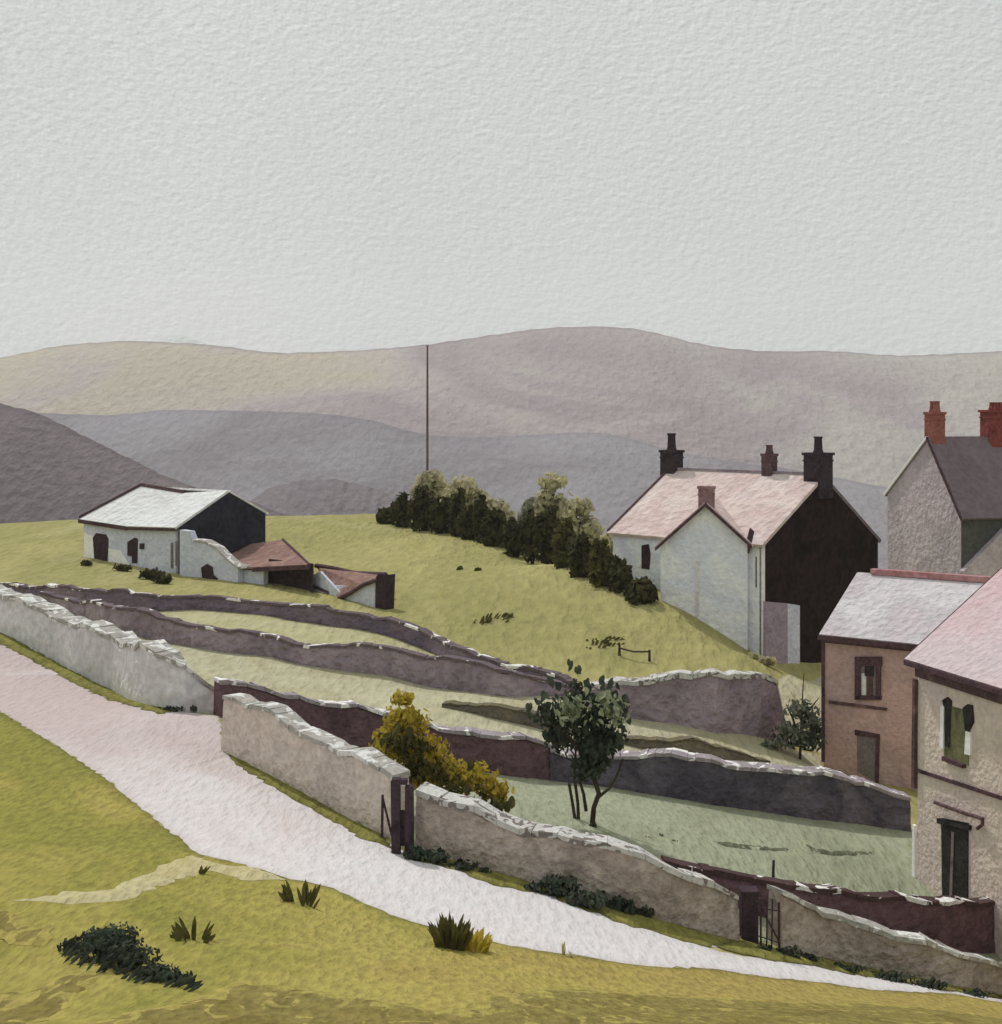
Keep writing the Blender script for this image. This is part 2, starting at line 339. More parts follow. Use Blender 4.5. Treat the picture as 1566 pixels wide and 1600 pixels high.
# ------------------------------------------------------------------ hills
def ridge(name, D, crest, mat, zb, halfw, seed, rough=0.0):
    cp = np.array(crest, float); xs = np.linspace(cp[0, 0], cp[-1, 0], 300)
    # smooth interpolation
    ys = np.interp(xs, cp[:, 0], cp[:, 1]); k = np.ones(5)/5
    ys = np.convolve(np.pad(ys, 2, 'edge'), k, 'valid')
    r = np.random.RandomState(seed); ph = r.rand(8)*6.28
    wob = sum(np.sin(xs*f+ph[i]) for i, f in enumerate((.11, .19, .31, .47)))*rough
    ys = ys+wob
    T = np.concatenate([np.concatenate([np.linspace(-1, -.12, 20), np.linspace(-.1, 0, 12)]), np.linspace(0.06, 1, 10)])
    mb = MB()
    for t in T:
        for px, py in zip(xs, ys):
            x = (px-CX)/F_PX*D; zc = -(py-HY)/F_PX*D
            s = (1-abs(t)**1.25)
            s = max(0, s)
            gul = 0.012*(zc-zb)*math.sin(x/D*40+ph[5]+3*math.sin(t*4+x/D*9))*(1-s)*s*3
            mb.v.append((x, D+t*halfw, zb+(zc-zb)*s+gul))
    m = len(xs); nT = len(T)
    mb.f = [(j*m+i, j*m+i+1, (j+1)*m+i+1, (j+1)*m+i) for j in range(len(T)-1) for i in range(m-1)]
    o = mb.build(name, mat, recalc=False, smooth=True); ht = np.ptp(-(ys-HY))/F_PX*D
    e = [math.exp(-(t*halfw/(D*0.010))**2) for t in T for _ in xs]
    at = o.data.attributes.new('edge', 'FLOAT', 'POINT'); at.data.foreach_set('value', e)
    return tag(o, kind='structure')
M['far_hill'] = wash('moor_far', ['b2a896', 'b1a69d', 'a89b9b', '95888c', 'a39898', 'aea7a0'], 1.0, 10, 200, .7, .4, .06, grad=('X', -760, 720), stretch=(.6, .5, 1.9), edge=('75686e', .75))
M['mid_hill'] = wash('moor_mid', ['8d8890', '98939a', '878188', '928c92'], 1.0, 4.6, 110, .55, .4, .06, stretch=(.7, .5, 1.6), edge=('716a72', .5))
M['near_hill'] = wash('moor_near', ['786e74', '80767b', '887e82'], 1.0, 1.7, 40, .6, .4, .08, edge=('544c4e', .5))
M['bump_hill'] = wash('moor_knoll', ['7e777d', '878084'], 1.0, 2.3, 50, .6, .4, .06, edge=('5c565c', .3))
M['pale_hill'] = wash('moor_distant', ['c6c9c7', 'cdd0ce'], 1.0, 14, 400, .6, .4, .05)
ridge('hills', 2900, [(-300,600),(150,560),(210,541),(250,526),(275,519),(300,528),(335,540),(420,560),(560,570),(640,556),(700,536),(760,540),(1000,560),(1500,580),(1900,600)], M['pale_hill'], -240, 700, 5)
ridge('hills', 1900, [(-1100,600),(-700,575),(-260,590),(-100,572),(0,560),(90,540),(200,532),(330,538),(430,552),(560,548),(660,540),(760,525),(850,512),(940,509),(1010,515),(1060,530),(1120,543),(1200,550),(1300,548),(1400,556),(1500,552),(1566,548),(1700,556),(1850,566),(2300,550),(2800,580)], M['far_hill'], -240, 650, 1, .35)
ridge('hills', 900, [(-1100,660),(-700,668),(-260,650),(-60,642),(60,645),(150,649),(200,648),(250,640),(400,642),(500,645),(580,655),(660,680),(760,684),(850,678),(920,674),(980,682),(1050,705),(1150,722),(1250,735),(1400,765),(1566,785),(1850,792),(2300,775),(2800,790)], M['mid_hill'], -240, 330, 2, .3)
ridge('hills', 420, [(300,840),(370,800),(420,762),(470,750),(520,748),(570,758),(620,775),(690,800),(760,830),(800,850)], M['bump_hill'], -110, 110, 3, .4)
ridge('hills', 320, [(-1500,860),(-1100,740),(-700,610),(-450,566),(-300,572),(-150,590),(0,630),(60,645),(130,680),(200,715),(260,745),(320,766),(400,785),(470,815),(560,860)], M['near_hill'], -110, 120, 4, .4)

# ------------------------------------------------------------------ dry stone walls
def stone_wall(poly, mat, cop, label, thick=0.5, cop_h=0.10, cop_over=.03, jag=0.05, seed=1, group='dry stone field walls', stone=0.30, name='stone_wall'):
    """poly: (px, ground py, top py)"""
    r = random.Random(seed)
    P3 = []
    for px, pb, ptp in poly:
        g = ground(px, pb); P3.append((g, (pb-ptp)/F_PX*g.y))
    sm = []
    for i in range(len(P3)-1):
        (a, ha), (b, hb) = P3[i], P3[i+1]; k = max(2, int((b-a).to_2d().length/0.22))
        for q in range(k):
            t = q/k; p = a.lerp(b, t); sm.append((p.x, p.y, ha+(hb-ha)*t))
    sm.append((P3[-1][0].x, P3[-1][0].y, P3[-1][1]))
    root = empty(name, (sm[len(sm)//2][0], sm[len(sm)//2][1], zg(sm[len(sm)//2][0], sm[len(sm)//2][1])), label, 'wall', group)
    nrm = []
    for i in range(len(sm)):
        a, b = sm[max(0, i-3)], sm[min(len(sm)-1, i+3)]; d = V((b[0]-a[0], b[1]-a[1])); nn = V((-d.y, d.x)).normalized()
        if nn.dot(V((sm[i][0], sm[i][1]))) < 0: nn = -nn
        nrm.append(nn)
    body = MB(); rows = 7; ph = [r.random()*6 for _ in range(4)]
    prof = [(0, -.4), (.015, .15), (.03, .35), (.045, .55), (.06, .75), (.075, .92), (.09, 1.0)]
    m = len(sm)
    ring = prof + [(None, 1.0), (None, -.4)]
    for i, (x, y, h) in enumerate(sm):
        zb = zg(x, y); hh = max(.12, h-cop_h)*(1+jag*(math.sin(i*.33+ph[0])+.6*math.sin(i*.91+ph[1]))+r.gauss(0, jag*.35))
        sm[i] = (x, y, h, zb, hh)
        for j, (o, f) in enumerate(ring):
            z = zb+(hh*f if f > 0 else f)
            off = (o*1.0 if o is not None else thick-(.09 if f > 0 else 0))
            ji = r.gauss(0, .018) if 0 < j < 7 else 0
            body.v.append((x+nrm[i].x*(off+ji), y+nrm[i].y*(off+ji), z))
    k = len(ring)
    for i in range(m-1):
        for j in range(k-1):
            body.f.append((i*k+j, i*k+j+1, (i+1)*k+j+1, (i+1)*k+j))
    body.f.append(tuple(range(k))); body.f.append(tuple(range((m-1)*k, m*k))[::-1])
    body.build('wall_face', mat, root)
    cm = MB(); i = 0
    while i < m-1:
        ln = max(1, int(r.uniform(.5, 2.4)*stone/.22)); j = min(m-1, i+ln)
        (x0, y0, _, z0, h0), (x1, y1, _, z1, h1) = sm[i], sm[j]
        n0, n1 = nrm[i], nrm[j]; ov = cop_over+r.uniform(-.02, .025); th = cop_h*r.uniform(.85, 1.15)
        d = V((x1-x0, y1-y0)).normalized()*.004
        p = [V((x0-n0.x*ov+.06*n0.x+d.x, y0-n0.y*ov+.06*n0.y+d.y, z0+h0-.02)), V((x1-n1.x*ov+.06*n1.x-d.x, y1-n1.y*ov+.06*n1.y-d.y, z1+h1-.02)),
             V((x1+n1.x*(thick+ov-.06)-d.x, y1+n1.y*(thick+ov-.06)-d.y, z1+h1-.02)), V((x0+n0.x*(thick+ov-.06)+d.x, y0+n0.y*(thick+ov-.06)+d.y, z0+h0-.02))]
        e = [V((0, 0, th*r.uniform(.85, 1.15))) for _ in range(4)]
        nn_ = len(cm.v); cm.v += [tuple(q) for q in p]+[tuple(q*1.0+ee) for q, ee in zip(p, e)]
        cm.f += [(nn_+3, nn_+2, nn_+1, nn_), (nn_+4, nn_+5, nn_+6, nn_+7)]+[(nn_+a_, nn_+(a_+1) % 4, nn_+4+(a_+1) % 4, nn_+4+a_) for a_ in range(4)]
        i = j
    cm.build('coping', cop, root)
    return root
M['w_grey'] = wash('stone_grey', ['8b8a86', '949390', '9c9b97', '8e8d89'], KW, .2, 2.4, .22, gran=.12)
M['w_taupe'] = wash('stone_taupe', ['8e857a', '968d82', '898178', '8c8880'], KW, .155, 2.0, .9, gran=.13)
M['w_umber'] = wash('stone_umber', ['7a7268', '6e655c', '847b71', '625a52'], KW, .145, 1.4, .9, gran=.16)
M['w_purple'] = wash('stone_purple', ['685f62', '72686b', '60575b', '766c6e'], KW, .28, 3, .9, gran=.12, gap=None)
M['w_slate'] = wash('stone_slate', ['48414a', '544b51', '62585c'], KW, .3, 3, .9, gran=.12)
M['w_brown'] = wash('stone_brown', ['443436', '4d3c3e', '3c2e31'], KW, .18, 1.6, .9, gran=.16)
M['w_char'] = wash('stone_charcoal', ['413e43', '4a464b', '37343a', '514d50'], KW, .2, 1.8, .9, gran=.15)
M['w_turf'] = wash('turf_bank', ['46413a', '4f4a3e', '5a5444'], KW, .13, 1.5, .9, gran=.15)
M['c_white'] = wash('coping_white', ['b6b4b0', 'c8c7c4', 'a9a6a2'], .95, .12, 1.2, .5, gran=.1, gap=(.555, .28, (1, 1, 1), '7d7672'))
M['c_grey'] = wash('coping_grey', ['a19e98', 'aeaba6', '96938d'], 1.0, .12, 1.2, .5, gran=.12, gap=(.53, .5, (1, 1, 1), 'dadad8'))
M['c_purple'] = wash('coping_purple', ['5e5358', '6a5f63'], .85, .15, 1.2, .4, gran=.12, gap=(.56, .9, (1, 1, 1), 'd8d6d4'))
M['c_brown'] = wash('coping_brown', ['453436', '50403f'], .85, .12, 1.0, .4, gran=.14, gap=(.57, .6, (1, 1, 1), 'd4d2d0'))
M['c_mauve'] = wash('coping_mauve', ['8a8288', '948c90', '7c7478'], .85, .12, 1.2, .4, gran=.12, gap=(.57, .7, (1, 1, 1), 'd8d6d4'))
M['c_turf'] = wash('coping_turf', ['5c5746', '6b664f'], .85, .12, 1.2, .4, gran=.14)
def wl(base, top): return [(p[0], p[1], t) for p, t in zip(base, top)]
stone_wall([(-120,928,880),(0,990,928),(60,1020,951),(120,1053,975),(170,1078,992),(230,1105,1012),(290,1113,1036),(340,1116,1072)], M['w_grey'], M['c_grey'],
           'pale grey roadside wall on the left running uphill beside the pinkish road', .75, seed=1, cop_h=.12, group='walls along the road')
stone_wall([(346,1172,1082),(420,1214,1112),(500,1258,1155),(560,1290,1186),(612,1313,1212)], M['w_taupe'], M['c_grey'],
           'taupe roadside wall between the upright wall end and the double gatepost', .55, seed=2, group='walls along the road')
stone_wall([(648,1333,1236),(740,1357,1262),(830,1380,1292),(930,1412,1312),(1030,1440,1350),(1100,1457,1374),(1156,1469,1392)], M['w_umber'], M['c_white'],
           'long grey brown roadside wall with broad white coping between the two gateposts', .6, seed=3, cop_h=.12, group='walls along the road')
stone_wall([(1224,1484,1400),(1300,1500,1424),(1400,1524,1456),(1500,1546,1490),(1566,1556,1506),(1680,1580,1530)], M['w_umber'], M['c_grey'],
           'dark umber roadside wall at lower right beyond the slatted gate', .5, seed=4, group='walls along the road', jag=.08)
stone_wall([(1040,1392,1340),(1100,1408,1356),(1200,1438,1376),(1300,1458,1390),(1420,1472,1400),(1566,1490,1406),(1680,1500,1410)], M['w_brown'], M['c_brown'],
           'dark brown wall standing right in front of the tan house door', .45, seed=5)
stone_wall(wl(W_A, [898,912,915,925,930,938,948,964,984,1016,1038,1062]), M['w_slate'], M['c_purple'], 'dark purple wall running along below the white roofed barn and sheds', .45, seed=6, stone=.35, jag=.08)
stone_wall(wl(W_B, [926,938,945,955,976,989,1007,1009,1027,1049,1073]), M['w_purple'], M['c_purple'], 'thick purple wall below the grass strip, middle of the left terraces', .45, seed=7, stone=.35, jag=.07)
stone_wall(wl(W_C, [1066,1078,1094,1114,1136,1150,1164]), M['w_brown'], M['c_mauve'], 'dark brown wall behind the golden bush and the taupe roadside wall', .6, seed=8, jag=.06)
stone_wall(wl(W_C2, [1172,1177,1186,1197,1212,1242]), M['w_char'], M['c_mauve'], 'charcoal wall running up to the foot of the brick house', .7, seed=9, jag=.06)
stone_wall([(690,1106,1100),(730,1114,1094),(790,1128,1102),(850,1142,1124),(910,1152,1146),(980,1166,1148),(1060,1180,1158),(1130,1188,1166),(1205,1194,1190)], M['w_turf'], M['c_turf'], 'low dark olive bank wall crossing behind the dark tree', .5, seed=10, cop_h=.03, jag=.22)
stone_wall([(922,1112,1070),(972,1120,1060),(1050,1131,1056),(1120,1146,1053),(1190,1153,1049),(1216,1157,1060),(1230,1160,1128)], M['w_purple'], M['c_white'], 'tall mauve wall with white top below the white house', .7, seed=11, cop_h=.16)

# ------------------------------------------------------------------ houses
UPZ = V((0, 0, 1))
def on_plane(px, py, p0, nrm):
    d = V(((px-CX)/F_PX, 1, -(py-HY)/F_PX)); return d*(V(p0).dot(nrm)/d.dot(nrm))
def wall_n(a, b):
    d = (V(b)-V(a)); d.z = 0; nn = V((-d.y, d.x, 0)).normalized()
    if nn.dot(V(a)) > 0: nn = -nn
    return nn
def panel(name, mat, parent, rect, p0, nrm, out=.03, poly=None, back=.05):
    x0, y0, x1, y1 = rect
    c = poly or [(x0, y1), (x1, y1), (x1, y0), (x0, y0)]
    q = [on_plane(a, b, p0, nrm)-nrm*back for a, b in c]
    return MB().prism(q, nrm*(out+back)).build(name, mat, parent)
def slab(name, mat, parent, pts_, th=.14):
    p = [V(q) for q in pts_]; nn = (p[1]-p[0]).cross(p[2]-p[0]).normalized()
    if nn.z < 0: nn = -nn
    return MB().prism(p, nn*th).build(name, mat, parent)
def bar(name, mat, parent, a, b, w_=.06, h_=.14):
    a, b = V(a), V(b); d = (b-a).normalized(); s = d.cross(UPZ).normalized()*w_; t = V((0, 0, h_))
    return MB().prism([a-s-t*.5, a+s-t*.5, a+s+t*.5, a-s+t*.5], b-a).build(name, mat, parent)
def chimney(parent, base, u, v, h, mat, cap_mat, pots=1, pot_h=.7, pot_r=.16, pot_mat=None):
    u, v = V(u), V(v); b = V(base)
    c = MB().box(b, u, v, h).box(b+UPZ*(h), u*1.14, v*1.14, .12).box(b+UPZ*(h-.28), u*1.07, v*1.07, .07).build('chimney', mat, parent)
    for i in range(pots):
        o = u*((i+.5)/pots*2-1)*.8
        p0 = b+o+UPZ*(h+.1)
        MB().tube([p0, p0+UPZ*.1, p0+UPZ*.12, p0+UPZ*pot_h*.9, p0+UPZ*pot_h*.9, p0+UPZ*pot_h], [pot_r*1.15, pot_r*1.15, pot_r, pot_r*.85, pot_r*1.05, pot_r*1.0], 10).build('chimney_pot', pot_mat or cap_mat, c)
    return c
M['black'] = wash('shaded_gable', ['1b1416', '241b1c', '171213'], .55, .25, 2, .4, gran=.25)  # shade on the gable end, put into a near-black colour
M['barn_black'] = wash('shaded_barn_gable', ['1f1f27', '282830', '1a1a20'], .55, .3, 2, .4, gran=.2)  # the barn gable's shaded side, painted as near-black
M['white_wall'] = wash('lime_render', ['969a9e', '9ea2a5', 'a8abae', '90959a'], KW, .22, 2.2, .45, gran=.07)
M['bright_wall'] = wash('bright_lime_render', ['cfd1d4', 'd6d9db', 'c6c8ca'], .55, .2, 2, .5, gran=.07)  # brighter copy of the render; light on the house corner put into colour
M['grey_wall'] = wash('grey_render', ['95989e', '8c8f95', '9fa1a5'], KW, .22, 1.8, .45, gran=.09)
M['pink_roof'] = wash('pink_stone_roof', ['d0bdb5', 'd6c8c1', 'cbb6b0', 'd9cfca'], KR, .34, 2.5, .6, gran=.08)
M['pale_roof'] = wash('pale_slate_roof', ['c6c0c1', 'cfcbcc', 'bfb9ba', 'c8bcbe'], KR, .26, 2.2, .6, gran=.07)
M['rose_roof'] = wash('rose_slate_roof', ['c6b8b9', 'c9b8b9', 'c8b2b4', 'c8abae', 'c69a9f'], KR, .19, 2.0, .6, gran=.08, grad=('X', 10.5, 16))
M['mauve_roof'] = wash('mauve_slate_roof', ['6e6367', '776b6f', '7f7276'], KR, .34, 2.5, .6, gran=.1)
M['barn_roof'] = wash('white_barn_roof', ['d4d5d2', 'dbdcd9', 'cdcdc9'], KR, .42, 3, .6, gran=.06)
M['red_roof'] = wash('red_tile_roof', ['8c7068', '967a70', '82665e', '927c74'], KR, .34, 1.5, .6, gran=.12)
M['tan_wall'] = wash('tan_stone_house', ['8f8478', '9a8f82', '948880', '978a86'], KW, .13, 2.4, .45, gran=.1)
M['brick'] = wash('brick_wall', ['86726c', '8e776f', '806d66', '8a7871'], KW, .15, 2.0, .45, gran=.11)
M['gable_tan'] = wash('tan_gable', ['827b7a', '8a8281', '7d7574', '868080'], KW, .25, 2.5, .45, gran=.1)
M['dark_wall'] = wash('shaded_green_wall', ['343632', '3c3d38', '2c2d2b'], KW, .2, 1.5, .45, gran=.15)  # the wall's shade below the eave is put into this colour
M['timber'] = wash('dark_timber', ['33262a', '3f3032', '291f22'], KW, .1, .8, .3, gran=.2)
M['opening'] = wash('dark_opening', ['231b1d', '2e2527', '1c1718'], KW, .12, .6, .2, gran=.25)
M['door_black'] = wash('black_door', ['1e1d1c', '272624', '171616'], KW, .1, .6, .2, gran=.25)
M['pane_grey'] = wash('window_pane_grey', ['4e4846', '5c5653', '443d3c'], KW, .1, .5, 0, gran=.15)
M['pane_olive'] = wash('window_pane_olive', ['4a4a34', '56553c', '3d3d2c'], KW, .1, .5, 0, gran=.15)
M['frame_white'] = wash('white_frame', ['c8c8c4', 'd4d4d0'], (.54, .54, .47), .1, .5, .2, gran=.06)
M['ridge_red'] = wash('red_ridge_tile', ['845a55', '8f6a64', '9d7a75'], (.63, .63, .55), .15, .6, .4, gran=.15)
M['terra'] = wash('terracotta_brick', ['70443a', '7a4e44', '663d36'], (.62, .62, .55), .14, .6, .4, gran=.16)
M['dark_red'] = wash('dark_red_brick', ['542a28', '5e322e', '482424'], KW, .14, .7, .45, gran=.18)
M['soot'] = wash('sooty_stack', ['231e22', '2e2629', '1b181b'], KW, .14, .8, .45, gran=.2)
M['brown_stack'] = wash('brown_stack', ['4a3a3a', '3c2f30', '564442'], KW, .14, .6, .45, gran=.16)
M['pink_stack'] = wash('pink_brown_stack', ['6e5a58', '5e4a49', '7c6a67'], KW, .14, .6, .4, gran=.16)
M['mauve_wall'] = wash('mauve_render', ['6a6066', '746a70', '605860'], KW, .18, 1.2, .45, gran=.1)

# --- white house with shaded gable
def white_house():
    FL, FR, BR = P(958, 838, 67), P(1196, 845, 61), P(1372, 850, 66.3)
    ze = -5.85; FL.z = ze; FR.z = ze; BR.z = ze-.3
    BL = FL+(BR-FR); BL.z = ze-.3
    u = (FR-FL); u.z = 0; u.normalize(); v = (BR-FR); v.z = 0; v.normalize()
    mR = (FR+BR)/2; mL = (FL+BL)/2; zr = -3.12; mR = V((mR.x, mR.y, zr)); mL = V((mL.x, mL.y, zr))
    zb = -13.2
    dn = lambda p: V((p.x, p.y, zb))
    root = empty('white_house', (FR.x, FR.y, zg(FR.x, FR.y)), 'white house with pale pink roof, tall shaded gable end and four chimneys', 'house')
    w_ = MB().quad(dn(FL), dn(FR), FR, FL).quad(dn(BR), dn(BL), BL, BR).quad(dn(BL), dn(FL), FL, mL, BL)
    w_.build('wall', M['white_wall'], root, recalc=False)
    MB().prism([dn(FR), dn(BR), BR, mR, FR], -u*.3).build('gable_wall', M['black'], root)['label'] = 'gable end wall painted black for shade'
    ov = .22; sl_ = (FR-mR).normalized(); slb = (BR-mR).normalized()
    slab('roof', M['pink_roof'], root, [FL+sl_*ov-u*.15, FR+sl_*ov+u*.02, mR+u*.02, mL-u*.15], .15)
    slab('roof', M['mauve_roof'], root, [BL+slb*ov-u*.15, BR+slb*ov+u*.02, mR+u*.02, mL-u*.15], .15)
    bar('ridge', M['w_purple'], root, mL-u*.1+UPZ*.2, mR+UPZ*.2, .1, .12)
    bar('bargeboard', M['timber'], root, FL+sl_*ov-u*.17+UPZ*.1, mL-u*.17+UPZ*.1, .05, .3)
    # projecting front wing, gable to the viewer, built a little askew
    fx, wv = V((.968, -.25, 0)), V((.25, .968, 0)); nb = V((-u.y, u.x, 0)); nb = nb if nb.y > 0 else -nb
    slope = (zr-ze)/((mR-FR).dot(nb))
    c = P(1168, 848, 61.3); a = c-fx*3.8; top = (a+c)/2+fx*.1; top.z = -(789-HY)/F_PX*top.y; a.z = c.z-.2
    back = lambda p: max(.1, (max(0, p.z-ze)/slope-(p-FR).dot(nb))/wv.dot(nb))
    ba, bc = wv*(back(V((a.x, a.y, ze)))+.02), wv*(back(V((c.x, c.y, ze)))+.02)
    MB().quad(dn(a), dn(c), c, top, a).quad(dn(a), a, a+ba, dn(a)+ba).build('wing_wall', M['white_wall'], root, recalc=False)
    MB().quad(dn(c), dn(c)+bc, c+bc, c).build('wing_side_wall', M['bright_wall'], root, recalc=False)['label'] = 'side wall of the wing, painted bright white as if lit'
    s1 = (c-top).normalized()*.28; s2 = (a-top).normalized()*.28; f_ = -wv*.16
    slab('wing_roof', M['pink_roof'], root, [c+s1+f_, top+f_, top+wv*(back(top)+.3), c+s1+wv*(back(c)+.3)], .12)
    slab('wing_roof', M['pink_roof'], root, [a+s2+f_, top+f_, top+wv*(back(top)+.3), a+s2+wv*(back(a)+.3)], .12)
    bar('bargeboard', M['timber'], root, a+s2-wv*.2+UPZ*.02, top-wv*.2+UPZ*.02, .05, .16)
    bar('bargeboard', M['timber'], root, c+s1-wv*.2+UPZ*.02, top-wv*.2+UPZ*.02, .05, .16)
    # strip of main front wall right of the wing, its lit look painted bright white
    nF = -v
    panel('lit_corner_strip', M['bright_wall'], root, (0, 0, 0, 0), FR, nF, .02, [(1168, 1060), (1195.5, 1060), (1195.5, 849), (1180, 849)])
    nW = wall_n(a, c)
    # openings
    q = panel('window', M['opening'], root, (1004, 852, 1016, 888), FL, wall_n(FL, FR), .03, [(1003, 888), (1015, 890), (1017, 866), (1014, 850), (1003, 852)])
    q = panel('window', M['pane_grey'], root, (1176, 870, 1184, 918), FR, nF, .05)
    panel('window', M['opening'], root, (1174, 950, 1181, 958), FR, nF, .05)
    panel('downpipe', M['w_grey'], root, (1087, 876, 1092, 962), a, nW, .05)
    panel('downpipe', M['w_grey'], root, (1169, 880, 1171.5, 985), FR, nF, .07)
    MB().prism([on_plane(x, y, FR, nF)+nF*.3 for x, y in ((1170, 862), (1178, 864), (1186, 830), (1180, 824))], nF*.06).build('bracket', M['timber'], root)
    # lean-to against the shaded gable
    g0 = FR+u*1.5-v*.0; nG = wall_n(FR, BR)
    lo = empty if False else None
    p1 = on_plane(1197, 940, FR+nG*.16, nG); p2 = on_plane(1250, 946, FR+nG*.16, nG); p15 = on_plane(1231, 943, FR+nG*.16, nG)
    MB().prism([V((p1.x, p1.y, zb)), V((p15.x, p15.y, zb)), p15, p1], -nG*.15).build('outhouse_wall', M['mauve_wall'], root)
    MB().prism([V((p15.x, p15.y, zb)), V((p2.x, p2.y, zb)), p2, p15], -nG*.145).build('outhouse_wall', M['grey_wall'], root)
    # chimneys
    chimney(root, mL-u*.05+V((0, 0, -.5)), u*.42, v*.34, 1.5, M['soot'], M['soot'], 1, .85, .22)
    tpos = mL.lerp(mR, .66)
    chimney(root, tpos+V((0, 0, -.4)), u*.26, v*.24, 1.35, M['brown_stack'], M['brown_stack'], 1, .42, .17)
    chimney(root, mR-u*.3+V((0, 0, -.9)), u*.42, v*.48, 1.95, M['soot'], M['soot'], 1, .75, .2)
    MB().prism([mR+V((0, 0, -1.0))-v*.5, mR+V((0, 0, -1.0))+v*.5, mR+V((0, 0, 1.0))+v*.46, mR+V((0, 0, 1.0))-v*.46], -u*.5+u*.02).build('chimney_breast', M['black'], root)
    chimney(root, top+wv*.25+V((0, 0, -.15)), fx*.34, wv*.22, .85, M['pink_stack'], M['brown_stack'], 0)
white_house()

# --- stone house at upper right, terracotta chimneys
def upper_house():
    GL, GR = P(1387, 772, 72), P(1502, 806, 66); 
    d = (GR-GL); d.z = 0; wdt = d.length; d.normalize(); v = V((-d.y, d.x, 0))
    if v.x < 0: v = -v
    root = empty('stone_house', (GR.x, GR.y, zg(GR.x, GR.y)), 'tall grey brown stone house at upper right with two red chimneys', 'house')
    apex = (GL+GR)/2; ap = on_plane(1451, 686, apex, -v); zb = -13
    dn = lambda p: V((p.x, p.y, zb))
    Ln = 11
    MB().quad(dn(GL), dn(GR), GR, ap, GL).quad(dn(GL), GL, GL+v*Ln, dn(GL)+v*Ln).quad(dn(GL)+v*Ln, dn(GR)+v*Ln, GR+v*Ln, ap+v*Ln, GL+v*Ln).build('wall', M['gable_tan'], root, recalc=False)
    MB().quad(dn(GR), dn(GR)+v*Ln, GR+v*Ln, GR).build('side_wall', M['dark_wall'], root, recalc=False)['label'] = 'side wall painted dark green grey for shade under the eave'
    s1 = (GR-ap).normalized()*.25; s2 = (GL-ap).normalized()*.2
    slab('roof', M['mauve_roof'], root, [GR+s1-v*.06, ap-v*.06, ap+v*(Ln+.2), GR+s1+v*(Ln+.2)], .15)
    slab('roof', M['mauve_roof'], root, [GL+s2-v*.06, ap-v*.06, ap+v*(Ln+.2), GL+s2+v*(Ln+.2)], .15)
    bar('verge', M['frame_white'], root, GL+s2-v*.1+UPZ*.08, ap-v*.1+UPZ*.08, .05, .12)
    bar('verge', M['timber'], root, GR+s1-v*.1+UPZ*.05, ap-v*.1+UPZ*.05, .05, .12)
    chimney(root, ap+v*.35+V((0, 0, -.55)), d*.36, v*.34, 1.75, M['terra'], M['terra'], 2, .55, .17)
    b2 = on_plane(1556, 700, ap+d*.0, d)
    t = (b2-ap).dot(v)
    chimney(root, ap+v*t+V((0, 0, -.7)), d*.5, v*.55, 2.0, M['dark_red'], M['dark_red'], 2, .4, .2)
    # lean-to with sloping roof against the dark side
    q = [on_plane(x, y, GR+d*.35, d) for x, y in ((1506, 893), (1580, 818))]
    nn = d
    a0 = q[0]; b0 = q[1]
    MB().prism([V((a0.x, a0.y, zb)), V((b0.x, b0.y, zb)), b0, a0], -d*.34).build('lean_to_wall', M['gable_tan'], root)
    return root
upper_house()

